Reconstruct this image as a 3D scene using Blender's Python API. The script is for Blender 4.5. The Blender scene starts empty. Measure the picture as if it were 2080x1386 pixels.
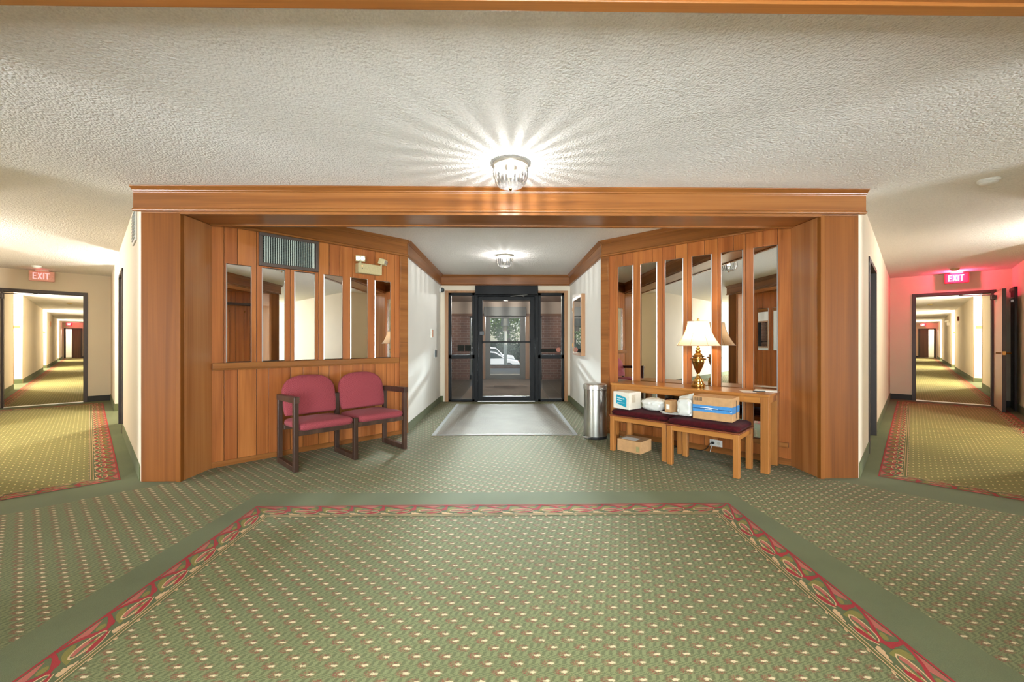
import bpy, math, random
from mathutils import Vector, Matrix
random.seed(7)
PI = math.pi; S2 = math.sqrt(2)
scene = bpy.context.scene
COL = scene.collection

def lin(r, g, b):
    f = lambda c: (c/255/12.92) if c/255 <= .04045 else ((c/255+.055)/1.055)**2.4
    return (f(r), f(g), f(b), 1)

# ------------------------------------------------------------------ materials
def nt(name):
    m = bpy.data.materials.new(name); m.use_nodes = True
    n = m.node_tree; n.nodes.clear()
    o = n.nodes.new('ShaderNodeOutputMaterial')
    return m, n, o

def N(n, t, **kw):
    x = n.nodes.new(t)
    for k, v in kw.items():
        if k.startswith('i_'):
            x.inputs[k[2:].replace('_', ' ')].default_value = v
        else:
            setattr(x, k, v)
    return x

def math_n(n, op, a, b=None, c=None, clamp=False):
    x = n.nodes.new('ShaderNodeMath'); x.operation = op; x.use_clamp = clamp
    for i, v in enumerate((a, b, c)):
        if v is None: continue
        if isinstance(v, (int, float)): x.inputs[i].default_value = v
        else: n.links.new(v, x.inputs[i])
    return x.outputs[0]

def mixc(n, fac, a, b, mode='MIX'):
    x = n.nodes.new('ShaderNodeMix'); x.data_type = 'RGBA'; x.blend_type = mode
    for i, v in ((0, fac), (6, a), (7, b)):
        if isinstance(v, (int, float)): x.inputs[i].default_value = v
        elif isinstance(v, tuple): x.inputs[i].default_value = v
        else: n.links.new(v, x.inputs[i])
    return x.outputs[2]

def coords(n, scale=(1, 1, 1), rot=(0, 0, 0), kind='Object'):
    tc = N(n, 'ShaderNodeTexCoord'); mp = N(n, 'ShaderNodeMapping')
    mp.inputs['Scale'].default_value = scale; mp.inputs['Rotation'].default_value = rot
    n.links.new(tc.outputs[kind], mp.inputs['Vector'])
    return mp.outputs[0]

def noise(n, vec, scale=5, detail=3, rough=.5, dist=0):
    x = N(n, 'ShaderNodeTexNoise')
    x.inputs['Scale'].default_value = scale; x.inputs['Detail'].default_value = detail
    x.inputs['Roughness'].default_value = rough; x.inputs['Distortion'].default_value = dist
    if vec is not None: n.links.new(vec, x.inputs['Vector'])
    return x.outputs[0]

def ramp(n, fac, stops):
    x = N(n, 'ShaderNodeValToRGB'); e = x.color_ramp.elements
    while len(e) < len(stops): e.new(.5)
    for el, (p, c) in zip(e, stops): el.position = p; el.color = c
    n.links.new(fac, x.inputs[0])
    return x.outputs[0]

def bsdf(n, o, color=None, rough=.5, metal=0., spec=.5, coat=0., bump=None, bstr=.3, bdist=.01, sheen=0., emit=None, estr=0):
    b = N(n, 'ShaderNodeBsdfPrincipled')
    if isinstance(color, tuple): b.inputs['Base Color'].default_value = color
    elif color is not None: n.links.new(color, b.inputs['Base Color'])
    if isinstance(rough, (int, float)): b.inputs['Roughness'].default_value = rough
    else: n.links.new(rough, b.inputs['Roughness'])
    b.inputs['Metallic'].default_value = metal
    b.inputs['Specular IOR Level'].default_value = spec
    b.inputs['Coat Weight'].default_value = coat; b.inputs['Coat Roughness'].default_value = .12
    b.inputs['Sheen Weight'].default_value = sheen
    if emit: b.inputs['Emission Color'].default_value = emit; b.inputs['Emission Strength'].default_value = estr
    if bump is not None:
        bp = N(n, 'ShaderNodeBump'); bp.inputs['Strength'].default_value = bstr; bp.inputs['Distance'].default_value = bdist
        n.links.new(bump, bp.inputs['Height']); n.links.new(bp.outputs[0], b.inputs['Normal'])
    n.links.new(b.outputs[0], o.inputs[0])
    return b

def plain(name, c, rough=.5, metal=0., spec=.5, coat=0., nscale=60, namt=.06, bump=0., sheen=0.):
    m, n, o = nt(name)
    v = coords(n); f = noise(n, v, nscale, 3)
    d = tuple(x*(1-namt*2) for x in c[:3])+(1,)
    l = tuple(min(1, x*(1+namt)) for x in c[:3])+(1,)
    col = ramp(n, f, [(.3, d), (.7, l)])
    bsdf(n, o, col, rough, metal, spec, coat, f if bump else None, bump, .004, sheen)
    return m

def emis(name, c, s):
    m, n, o = nt(name); e = N(n, 'ShaderNodeEmission')
    e.inputs[0].default_value = c; e.inputs[1].default_value = s
    n.links.new(e.outputs[0], o.inputs[0]); return m

def wood(name, dark, mid, light, axis='z', rough=.3, coat=.35, tone_amt=.55, freq=1.0, spec=.4):
    m, n, o = nt(name)
    st = {'x': (1.3, 26, 26), 'y': (26, 1.3, 26), 'z': (26, 26, 1.3)}[axis]
    at = N(n, 'ShaderNodeAttribute', attribute_name='tone')
    tc = N(n, 'ShaderNodeTexCoord'); ad = N(n, 'ShaderNodeVectorMath', operation='ADD')
    n.links.new(tc.outputs['Object'], ad.inputs[0])
    cx = N(n, 'ShaderNodeCombineXYZ')
    tk = math_n(n, 'MULTIPLY', at.outputs['Fac'], 7.3)
    for i in range(3): n.links.new(tk, cx.inputs[i])
    n.links.new(cx.outputs[0], ad.inputs[1])
    mp = N(n, 'ShaderNodeMapping'); mp.inputs['Scale'].default_value = tuple(s*freq for s in st)
    n.links.new(ad.outputs[0], mp.inputs['Vector'])
    a = noise(n, mp.outputs[0], .35, 3, .5, 1.2)
    mp2 = N(n, 'ShaderNodeMapping'); mp2.inputs['Scale'].default_value = tuple((s if s < 5 else s*5)*freq for s in st)
    n.links.new(ad.outputs[0], mp2.inputs['Vector'])
    b = noise(n, mp2.outputs[0], 1.2, 4, .6)
    f = math_n(n, 'ADD', math_n(n, 'MULTIPLY', a, .65), math_n(n, 'MULTIPLY', b, .35))
    col = ramp(n, f, [(.3, dark), (.5, mid), (.72, light)])
    tn = math_n(n, 'ADD', math_n(n, 'MULTIPLY', at.outputs['Fac'], tone_amt), 1-tone_amt/2)
    hs = N(n, 'ShaderNodeHueSaturation'); n.links.new(col, hs.inputs['Color']); n.links.new(tn, hs.inputs['Value'])
    hh = math_n(n, 'ADD', math_n(n, 'MULTIPLY', at.outputs['Fac'], .03*tone_amt), .5-.015*tone_amt)
    n.links.new(hh, hs.inputs['Hue'])
    bsdf(n, o, hs.outputs[0], rough, 0, spec, coat, b, .06, .002)
    return m

def glassy(name, tint=(.9, .92, .9, 1), refl=.06, grough=.02):
    m, n, o = nt(name)
    t = N(n, 'ShaderNodeBsdfTransparent'); t.inputs[0].default_value = tint
    g = N(n, 'ShaderNodeBsdfGlossy'); g.inputs['Roughness'].default_value = grough
    lw = N(n, 'ShaderNodeLayerWeight'); lw.inputs['Blend'].default_value = .25
    f = math_n(n, 'ADD', math_n(n, 'MULTIPLY', lw.outputs['Fresnel'], .07), refl)
    mx = N(n, 'ShaderNodeMixShader'); n.links.new(f, mx.inputs[0])
    n.links.new(t.outputs[0], mx.inputs[1]); n.links.new(g.outputs[0], mx.inputs[2])
    n.links.new(mx.outputs[0], o.inputs[0]); return m

# carpets -----------------------------------------------------------------
GRN_D = lin(104, 112, 66); GRN_L = lin(142, 146, 92); SOLID = lin(88, 104, 76)
def carpet_field(name, rot, gd, gl, cream, red, redamt=1.0, grime=None):
    m, n, o = nt(name)
    v0 = coords(n)
    nz = N(n, 'ShaderNodeTexNoise'); nz.inputs['Scale'].default_value = 160; nz.inputs['Detail'].default_value = 1
    n.links.new(v0, nz.inputs['Vector'])
    ctr = N(n, 'ShaderNodeVectorMath', operation='SUBTRACT'); ctr.inputs[1].default_value = (.5, .5, .5)
    n.links.new(nz.outputs['Color'], ctr.inputs[0])
    sc = N(n, 'ShaderNodeVectorMath', operation='SCALE'); sc.inputs['Scale'].default_value = .012
    n.links.new(ctr.outputs[0], sc.inputs[0])
    ad = N(n, 'ShaderNodeVectorMath', operation='ADD'); n.links.new(v0, ad.inputs[0]); n.links.new(sc.outputs[0], ad.inputs[1])
    mp = N(n, 'ShaderNodeMapping'); mp.inputs['Rotation'].default_value = (0, 0, -rot)
    n.links.new(ad.outputs[0], mp.inputs['Vector'])
    sp = N(n, 'ShaderNodeSeparateXYZ'); n.links.new(mp.outputs[0], sp.inputs[0])
    x, y = sp.outputs[0], sp.outputs[1]
    A, BX, BY = .111, .0665, .0385
    vv = math_n(n, 'DIVIDE', y, BY)
    uu = math_n(n, 'DIVIDE', math_n(n, 'SUBTRACT', x, math_n(n, 'MULTIPLY', vv, BX)), A)
    fu = math_n(n, 'SUBTRACT', math_n(n, 'FRACT', uu), .5); fv = math_n(n, 'SUBTRACT', math_n(n, 'FRACT', vv), .5)
    dx = math_n(n, 'ADD', math_n(n, 'MULTIPLY', fu, A), math_n(n, 'MULTIPLY', fv, BX))
    dy = math_n(n, 'MULTIPLY', fv, BY)
    def ell(cx, rx, ry, soft):
        p = math_n(n, 'POWER', math_n(n, 'DIVIDE', math_n(n, 'SUBTRACT', dx, cx), rx), 2)
        q = math_n(n, 'POWER', math_n(n, 'DIVIDE', dy, ry), 2)
        d = math_n(n, 'SQRT', math_n(n, 'ADD', p, q))
        return math_n(n, 'MULTIPLY', math_n(n, 'SUBTRACT', 1+soft, d), 1/(2*soft), clamp=True)
    cr = ell(.006, .0125, .0052, .28)
    rd = ell(-.003, .0265, .0158, .22)
    ri = ell(.01, .0165, .0078, .3)
    ring = math_n(n, 'MULTIPLY', rd, math_n(n, 'SUBTRACT', 1, ri))
    blot = noise(n, v0, 230, 1)
    ring = math_n(n, 'MULTIPLY', ring, math_n(n, 'MULTIPLY', math_n(n, 'SUBTRACT', blot, .38), 4.2*redamt, clamp=True))
    # zigzag leaf stripes between the dots
    zig = math_n(n, 'ABSOLUTE', math_n(n, 'SUBTRACT', math_n(n, 'FRACT', math_n(n, 'MULTIPLY', vv, 1.0)), .5))
    st = math_n(n, 'FRACT', math_n(n, 'ADD', math_n(n, 'MULTIPLY', uu, 4.0), math_n(n, 'MULTIPLY', zig, 2.0)))
    st = math_n(n, 'MULTIPLY', math_n(n, 'SUBTRACT', math_n(n, 'ABSOLUTE', math_n(n, 'SUBTRACT', st, .5)), .18), 6, clamp=True)
    base = mixc(n, st, gl, gd)
    big = noise(n, v0, 1.3, 3, .6)
    pile = noise(n, v0, 420, 2, .7)
    base = mixc(n, math_n(n, 'MULTIPLY', math_n(n, 'SUBTRACT', big, .42), 1.2, clamp=True), base, tuple(c*.8 for c in gd[:3])+(1,))
    c1 = mixc(n, math_n(n, 'MULTIPLY', ring, .72), base, red)
    c2 = mixc(n, cr, c1, cream)
    hs = N(n, 'ShaderNodeHueSaturation'); n.links.new(c2, hs.inputs['Color'])
    n.links.new(math_n(n, 'ADD', math_n(n, 'MULTIPLY', pile, 1.15), .42), hs.inputs['Value'])
    bsdf(n, o, hs.outputs[0], .95, 0, .15, 0, pile, .5, .004, .08)
    return m

def carpet_plain(name, c):
    m, n, o = nt(name); v = coords(n)
    pile = noise(n, v, 420, 2, .7); big = noise(n, v, 2.0, 3, .6)
    f = math_n(n, 'ADD', math_n(n, 'MULTIPLY', pile, .6), math_n(n, 'MULTIPLY', big, .4))
    col = ramp(n, f, [(.3, tuple(x*.72 for x in c[:3])+(1,)), (.7, tuple(x*1.22 for x in c[:3])+(1,))])
    bsdf(n, o, col, .95, 0, .15, 0, pile, .5, .004, .08); return m

def brick(name, c1, c2, mortar):
    m, n, o = nt(name)
    tc = N(n, 'ShaderNodeTexCoord'); sp = N(n, 'ShaderNodeSeparateXYZ'); cb = N(n, 'ShaderNodeCombineXYZ')
    n.links.new(tc.outputs['Object'], sp.inputs[0])
    n.links.new(math_n(n, 'ADD', sp.outputs[0], sp.outputs[1]), cb.inputs[0]); n.links.new(sp.outputs[2], cb.inputs[1])
    b = N(n, 'ShaderNodeTexBrick'); n.links.new(cb.outputs[0], b.inputs['Vector'])
    b.inputs['Color1'].default_value = c1; b.inputs['Color2'].default_value = c2; b.inputs['Mortar'].default_value = mortar
    b.inputs['Scale'].default_value = 1; b.inputs['Brick Width'].default_value = .21; b.inputs['Row Height'].default_value = .075
    b.inputs['Mortar Size'].default_value = .006
    bsdf(n, o, b.outputs[0], .85, 0, .3, 0, b.outputs['Fac'], -.4, .006); return m

def tiles(name, c1, c2, grout, size=.3):
    m, n, o = nt(name)
    b = N(n, 'ShaderNodeTexBrick'); n.links.new(coords(n), b.inputs['Vector'])
    b.offset = 0
    b.inputs['Color1'].default_value = c1; b.inputs['Color2'].default_value = c2; b.inputs['Mortar'].default_value = grout
    b.inputs['Scale'].default_value = 1; b.inputs['Brick Width'].default_value = size; b.inputs['Row Height'].default_value = size
    b.inputs['Mortar Size'].default_value = .005
    bsdf(n, o, b.outputs[0], .35, 0, .5); return m

def popcorn(name, c):
    m, n, o = nt(name); v = coords(n)
    vo = N(n, 'ShaderNodeTexVoronoi'); vo.inputs['Scale'].default_value = 75; n.links.new(v, vo.inputs['Vector'])
    vo.inputs['Randomness'].default_value = 1
    ns = noise(n, v, 110, 3, .6)
    big = noise(n, v, 45, 2, .5)
    h = math_n(n, 'ADD', math_n(n, 'MULTIPLY', math_n(n, 'SUBTRACT', 1, vo.outputs['Distance']), .6), math_n(n, 'ADD', math_n(n, 'MULTIPLY', ns, .5), math_n(n, 'MULTIPLY', big, .6)))
    col = ramp(n, ns, [(.3, tuple(x*.86 for x in c[:3])+(1,)), (.62, c)])
    bsdf(n, o, col, .95, 0, .15, 0, h, .85, .009); return m

def walltex(name, c, rough=.7):
    m, n, o = nt(name); v = coords(n); f = noise(n, v, 140, 3); g = noise(n, v, 1.5, 2)
    col = ramp(n, g, [(.3, tuple(x*.95 for x in c[:3])+(1,)), (.7, c)])
    bsdf(n, o, col, rough, 0, .3, 0, f, .12, .003); return m

OAK = wood('oak_upright', lin(98, 56, 21), lin(123, 72, 28), lin(138, 87, 38), 'z', .5, .0, .25, .6, .12)
OAKJ = wood('oak_jamb_glare', lin(132, 80, 40), lin(164, 106, 58), lin(184, 126, 74), 'z', .22, .5, .25, .6, .5)  # glare put into the colour: lighter, glossier copy of the pillar oak
OAKX = wood('oak_level', lin(106, 61, 25), lin(136, 84, 40), lin(156, 102, 54), 'x', .28, .0, .25)
PLANK = wood('panelling_planks', lin(128, 70, 30), lin(164, 97, 48), lin(186, 118, 64), 'z', .3, .0, .38)
TABLEW = wood('table_oak', lin(132, 82, 36), lin(168, 110, 52), lin(190, 134, 74), 'x', .28, .0, .25)
TABLEZ = wood('table_oak_upright', lin(132, 82, 36), lin(165, 107, 52), lin(186, 128, 70), 'z', .3, .0, .25)
DARKW = wood('bench_walnut', lin(38, 24, 18), lin(62, 42, 32), lin(90, 66, 52), 'z', .36, .0, .2)
CASING = wood('casing_oak', lin(140, 96, 56), lin(165, 120, 78), lin(182, 138, 96), 'z', .4, .1, .2)
DOORW = wood('brown_door', lin(70, 40, 22), lin(92, 56, 32), lin(112, 72, 44), 'z', .36, .0, .2)
GROOVE = plain('groove_shadow_gap', lin(58, 32, 18), .8)
CREAM = walltex('cream_paint', lin(230, 218, 196))
WHITEW = walltex('offwhite_paint', lin(242, 239, 230))
CEIL = popcorn('popcorn_ceiling', lin(244, 241, 236))
RUBBER = plain('black_rubber', lin(32, 34, 30), .6)
FRAMEB = plain('dark_brown_paint', lin(52, 40, 34), .45)
BLACKAL = plain('black_anodised', lin(20, 20, 21), .5, 0, .2)
GREYAL = plain('grey_frame_paint', lin(112, 110, 104), .5)
STEEL = plain('brushed_steel', lin(190, 188, 180), .28, 1., namt=.03, nscale=20)
ALU = plain('bare_aluminium', lin(205, 205, 200), .35, .9)
BRASS = plain('brass', lin(205, 165, 92), .18, 1., namt=.03)
BRASSD = plain('aged_brass', lin(150, 110, 56), .22, 1., namt=.05)
PLASTW = plain('white_plastic', lin(226, 224, 216), .4)
PLASTB = plain('beige_plastic', lin(196, 180, 134), .45)
PLASTG = plain('dark_grey_plastic', lin(70, 78, 78), .4)
DECAL = plain('dark_decal', lin(44, 44, 40), .9, 0, .1)
PLASTK = plain('black_plastic', lin(22, 22, 22), .4)
RED = plain('red_plastic', lin(190, 40, 48), .4)
CARD = plain('cardboard', lin(186, 144, 98), .8, nscale=25)
CARDW = plain('white_cardboard', lin(226, 220, 206), .7, nscale=30, namt=.03)
TEAL = plain('teal_print', lin(24, 150, 176), .4)
WHITEP = plain('white_paper', lin(240, 238, 230), .6, namt=.02)
BLUET = plain('blue_tape', lin(66, 136, 196), .3, spec=.6)
NAVY = plain('navy_print', lin(30, 62, 104), .4)
INK = plain('dark_ink', lin(60, 44, 34), .6)
POLY = plain('white_poly_mailer', lin(222, 222, 214), .42, nscale=18, namt=.03, bump=.2)
CARPETF = carpet_field('carpet_dotted', 0, lin(92, 97, 61), lin(120, 124, 81), lin(208, 188, 150), lin(134, 48, 42))
CARPETR = carpet_field('carpet_dotted_hall_right', PI/4, lin(116, 112, 62), lin(142, 136, 80), lin(220, 204, 140), lin(150, 80, 56), .45)
CARPETL = carpet_field('carpet_dotted_hall_left', 3*PI/4, lin(116, 112, 62), lin(142, 136, 80), lin(220, 204, 140), lin(150, 80, 56), .45)
CGREEN = carpet_plain('carpet_solid_green', lin(98, 104, 70))
CGROUND = carpet_plain('carpet_border_ground', lin(88, 96, 58))
CRED = carpet_plain('carpet_red', lin(150, 32, 34))
CPINK = carpet_plain('carpet_pink', lin(170, 92, 76))
COLIVE = carpet_plain('carpet_olive', lin(124, 116, 50))
CCREAM = carpet_plain('carpet_cream', lin(204, 168, 124))
MATG = carpet_plain('grey_ribbed_mat', lin(158, 152, 142))
MATE = plain('mat_edge', lin(150, 150, 144), .7)
BRICKM = brick('brick_brown', lin(140, 104, 90), lin(124, 92, 80), lin(164, 146, 134))
TILEM = tiles('slate_tile', lin(108, 104, 92), lin(92, 92, 82), lin(140, 136, 126))
TAN = walltex('tan_paint', lin(186, 168, 152))
GLASS = glassy('door_glass', (.9, .9, .88, 1), .004, .3)
GLASS2 = glassy('outer_glass', (.95, .95, .94, 1), .003, .15)
CLEAR = glassy('clear_glass', (.96, .96, .95, 1), .1)
FABRIC = None
def fabric(name, c, c2):
    m, n, o = nt(name)
    v = coords(n)
    w1 = N(n, 'ShaderNodeTexChecker'); w1.inputs['Scale'].default_value = 160; n.links.new(v, w1.inputs['Vector'])
    w1.inputs['Color1'].default_value = c; w1.inputs['Color2'].default_value = c2
    bsdf(n, o, w1.outputs[0], .9, 0, .2, 0, w1.outputs['Fac'], .2, .002, .04); return m
FABRIC = fabric('burgundy_weave', lin(156, 74, 80), lin(124, 50, 57))
VELVET = plain('maroon_velvet', lin(70, 12, 20), .85, 0, .15, sheen=.03, nscale=25, namt=.25)
def mirror_mat():
    m, n, o = nt('mirror_silver')
    bsdf(n, o, (.88, .88, .85, 1), .0, 1.); return m
MIRROR = mirror_mat()
BEVELM = plain('mirror_edge', (.5, .5, .48, 1), .34, 1., namt=.0)
def shade_mat():
    m, n, o = nt('lamp_shade_cloth')
    d = N(n, 'ShaderNodeBsdfDiffuse'); d.inputs[0].default_value = lin(240, 222, 196)
    t = N(n, 'ShaderNodeBsdfTranslucent'); t.inputs[0].default_value = lin(250, 226, 196)
    mx = N(n, 'ShaderNodeMixShader'); mx.inputs[0].default_value = .5
    n.links.new(d.outputs[0], mx.inputs[1]); n.links.new(t.outputs[0], mx.inputs[2]); n.links.new(mx.outputs[0], o.inputs[0]); return m
SHADE = shade_mat()
def cut_glass(name, tint, tl_w, gl):
    m, n, o = nt(name)
    t = N(n, 'ShaderNodeBsdfTransparent'); t.inputs[0].default_value = tint
    tl = N(n, 'ShaderNodeBsdfTranslucent'); tl.inputs[0].default_value = (.95, .94, .92, 1)
    g = N(n, 'ShaderNodeBsdfGlossy'); g.inputs['Roughness'].default_value = .12
    m1 = N(n, 'ShaderNodeMixShader'); m1.inputs[0].default_value = tl_w
    n.links.new(t.outputs[0], m1.inputs[1]); n.links.new(tl.outputs[0], m1.inputs[2])
    lw = N(n, 'ShaderNodeLayerWeight'); lw.inputs['Blend'].default_value = .35
    m2 = N(n, 'ShaderNodeMixShader'); n.links.new(math_n(n, 'ADD', math_n(n, 'MULTIPLY', lw.outputs['Facing'], .5), gl), m2.inputs[0])
    n.links.new(m1.outputs[0], m2.inputs[1]); n.links.new(g.outputs[0], m2.inputs[2])
    n.links.new(m2.outputs[0], o.inputs[0]); return m
CUTA = cut_glass('cut_glass_facet', (.98, .98, .97, 1), .002, .02); CUTB = cut_glass('cut_glass_rib', (.3, .3, .3, 1), .006, .06); CUTC = cut_glass('cut_glass_base', (.42, .42, .41, 1), .012, .08)
BULB = emis('lit_bulb', (1, .9, .75, 1), 30)
EXITL = emis('exit_letters_lit', (1, .62, .6, 1), 4.5)
EXITD = emis('exit_letters_dim', (1, .5, .46, 1), 1.2)
EXITFR = plain('exit_face_red', lin(214, 60, 84), .4)
EXITFW = plain('exit_face_pale', lin(222, 176, 160), .4)
LEDR = emis('indicator_lamp', (1, .35, .15, 1), 3)
LEAF = plain('tree_leaves', lin(112, 140, 74), .6, nscale=2, namt=.3)
LEAFD = plain('hedge_leaves', lin(38, 62, 34), .7, nscale=2, namt=.3)
LEAFY = plain('shrub_leaves', lin(156, 170, 60), .6, nscale=6, namt=.3)
BARK = plain('bark', lin(96, 80, 64), .9)
CONC = plain('concrete', lin(206, 196, 180), .9, nscale=8)
ASPH = plain('asphalt', lin(150, 148, 144), .9, nscale=10)
GRASS = plain('grass_ground', lin(110, 140, 60), .9, nscale=6, namt=.2)
CARW = plain('white_car_paint', lin(236, 238, 240), .25, coat=.6, namt=.01)
CARG = plain('car_glass', lin(50, 60, 66), .1, spec=.8)
TIRE = plain('tire_rubber', lin(28, 28, 30), .8)

# ------------------------------------------------------------------ mesh tools
class MB:
    def __init__(s): s.v = []; s.f = []; s.m = []; s.t = []
    def add(s, vs, fs, mat=0, tone=.5):
        b = len(s.v); s.v += [tuple(map(float, p)) for p in vs]
        for f in fs: s.f.append(tuple(b+i for i in f)); s.m.append(mat); s.t.append(tone)
        return s
    def box(s, x0, x1, y0, y1, z0, z1, mat=0, tone=.5):
        if x0 > x1: x0, x1 = x1, x0
        if y0 > y1: y0, y1 = y1, y0
        if z0 > z1: z0, z1 = z1, z0
        v = [(x0, y0, z0), (x1, y0, z0), (x1, y1, z0), (x0, y1, z0), (x0, y0, z1), (x1, y0, z1), (x1, y1, z1), (x0, y1, z1)]
        return s.add(v, [(3, 2, 1, 0), (4, 5, 6, 7), (0, 1, 5, 4), (1, 2, 6, 5), (2, 3, 7, 6), (3, 0, 4, 7)], mat, tone)
    def prism(s, poly, a, b, axis='z', mat=0, tone=.5):
        n = len(poly)
        def P(p, h): return {'z': (p[0], p[1], h), 'y': (p[0], h, p[1]), 'x': (h, p[0], p[1])}[axis]
        v = [P(p, a) for p in poly]+[P(p, b) for p in poly]
        f = [tuple(range(n-1, -1, -1)), tuple(range(n, 2*n))]+[(i, (i+1) % n, n+(i+1) % n, n+i) for i in range(n)]
        return s.add(v, f, mat, tone)
    def poly(s, pts, mat=0, tone=.5): return s.add(pts, [tuple(range(len(pts)))], mat, tone)
    def lathe(s, prof, n=32, c=(0, 0), mat=0, mats=None, tone=.5, sx=1, sy=1):
        b = len(s.v); k = len(prof)
        for r, z in prof:
            for i in range(n):
                a = 2*PI*i/n; s.v.append((c[0]+r*math.cos(a)*sx, c[1]+r*math.sin(a)*sy, z))
        for j in range(k-1):
            for i in range(n):
                s.f.append((b+j*n+i, b+j*n+(i+1) % n, b+(j+1)*n+(i+1) % n, b+(j+1)*n+i))
                s.m.append(mats[i % len(mats)] if mats else mat); s.t.append(tone)
        for j in (0, k-1):
            if prof[j][0] > 1e-4:
                ring = [b+j*n+i for i in range(n)]
                s.f.append(tuple(ring[::-1] if j == 0 else ring)); s.m.append(mat); s.t.append(tone)
        return s
    def tube(s, pts, r, n=8, mat=0, tone=.5, caps=True):
        pts = [Vector(p) for p in pts]; b = len(s.v); k = len(pts)
        rr = r if isinstance(r, (list, tuple)) else [r]*k
        up = None
        for j, p in enumerate(pts):
            d = (pts[min(j+1, k-1)]-pts[max(j-1, 0)]).normalized()
            if up is None:
                up = Vector((0, 0, 1)) if abs(d.z) < .9 else Vector((1, 0, 0))
            a = d.cross(up).normalized(); c = a.cross(d).normalized(); up = c
            for i in range(n):
                t = 2*PI*i/n; q = p+(a*math.cos(t)+c*math.sin(t))*rr[j]; s.v.append(tuple(q))
        for j in range(k-1):
            for i in range(n):
                s.f.append((b+j*n+i, b+j*n+(i+1) % n, b+(j+1)*n+(i+1) % n, b+(j+1)*n+i)); s.m.append(mat); s.t.append(tone)
        if caps:
            s.f.append(tuple(b+i for i in range(n))); s.m.append(mat); s.t.append(tone)
            s.f.append(tuple(b+(k-1)*n+i for i in range(n-1, -1, -1))); s.m.append(mat); s.t.append(tone)
        return s
    def pad(s, outline, t, bulge=.02, r=.02, M=None, mat=0, back=.0):
        """cushion: a convex outline in local xy, thickness t along z, rounded rim, bulging top"""
        n = len(outline); cx = sum(p[0] for p in outline)/n; cy = sum(p[1] for p in outline)/n
        b = len(s.v); rings = []
        def ring(inset, z, k=None):
            o = []
            for x, y in outline:
                dx, dy = x-cx, y-cy; d = math.hypot(dx, dy)
                q = (1-inset/d) if k is None else k
                o.append((cx+dx*q, cy+dy*q, z))
            rings.append(o)
        ring(0, -back, .3); ring(r, 0)
        ring(r*.3, r*.3); ring(0, r)
        ring(0, t-r); ring(r*.3, t-r*.3); ring(r, t)
        for k in (.82, .6, .35, .12): ring(0, t+bulge*(1-k*k*1.25) if k < .85 else t+bulge*.15, k)
        for o in rings:
            for p in o: s.v.append(tuple(M @ Vector(p)) if M is not None else p)
        for j in range(len(rings)-1):
            for i in range(n):
                s.f.append((b+j*n+i, b+j*n+(i+1) % n, b+(j+1)*n+(i+1) % n, b+(j+1)*n+i)); s.m.append(mat); s.t.append(.5)
        e = b+(len(rings)-1)*n
        s.f.append(tuple(e+i for i in range(n))); s.m.append(mat); s.t.append(.5)
        s.f.append(tuple(b+i for i in range(n-1, -1, -1))); s.m.append(mat); s.t.append(.5)
        return s
    def build(s, name, mats, parent=None, loc=(0, 0, 0), rz=0, bevel=0, smooth=None, seg=2, solid=0):
        me = bpy.data.meshes.new(name); me.from_pydata(s.v, [], s.f); me.validate()
        if not isinstance(mats, (list, tuple)): mats = [mats]
        for m in mats: me.materials.append(m)
        if len(me.polygons) == len(s.m):
            me.polygons.foreach_set('material_index', s.m)
            at = me.attributes.new('tone', 'FLOAT', 'FACE'); at.data.foreach_set('value', s.t)
        if smooth is not None:
            me.polygons.foreach_set('use_smooth', [True]*len(me.polygons)); me.set_sharp_from_angle(angle=math.radians(smooth))
        o = bpy.data.objects.new(name, me); COL.objects.link(o)
        o.parent = parent; o.location = loc; o.rotation_euler = (0, 0, rz)
        if solid:
            md = o.modifiers.new('solid', 'SOLIDIFY'); md.thickness = solid; md.offset = -1
        if bevel:
            md = o.modifiers.new('bevel', 'BEVEL'); md.width = bevel; md.segments = seg; md.limit_method = 'ANGLE'; md.angle_limit = math.radians(40)
            md.harden_normals = False
        return o

def tag(o, label, cat, group=None):
    o['label'] = label; o['category'] = cat
    if group: o['group'] = group
    return o
def empty(name, label, cat, loc=(0, 0, 0), rz=0, group=None):
    o = bpy.data.objects.new(name, None); COL.objects.link(o); o.empty_display_size = .1
    o.location = loc; o.rotation_euler = (0, 0, rz); return tag(o, label, cat, group)
def struct(o): o['kind'] = 'structure'; return o
def dup(root, loc, rz, label, group=None):
    r = root.copy(); COL.objects.link(r); r.location = loc; r.rotation_euler = (0, 0, rz); r['label'] = label
    if group: r['group'] = group
    for ch in list(root.children):
        c = ch.copy(); COL.objects.link(c); c.parent = r
        for g in list(ch.children):
            d = g.copy(); COL.objects.link(d); d.parent = c
    return r
def emptyS(name, loc=(0, 0, 0), rz=0):
    o = bpy.data.objects.new(name, None); COL.objects.link(o); o.location = loc; o.rotation_euler = (0, 0, rz)
    o['kind'] = 'structure'; return o
def light(kind, name, loc, power, color=(1, 1, 1), size=.05, rot=None, sy=None, spread=None):
    l = bpy.data.lights.new(name, kind); l.energy = power; l.color = color
    if kind == 'POINT': l.shadow_soft_size = size
    if kind == 'AREA':
        l.shape = 'RECTANGLE'; l.size = size; l.size_y = sy or size
        if spread: l.spread = spread
    o = bpy.data.objects.new(name, l); COL.objects.link(o); o.location = loc
    if rot: o.rotation_euler = rot
    return o

# ------------------------------------------------------------------ frames of reference
def frame_point(org, rz, x, y, z=0):
    return tuple(Matrix.Translation(Vector(org)) @ Matrix.Rotation(rz, 4, 'Z') @ Vector((x, y, z)))

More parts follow.
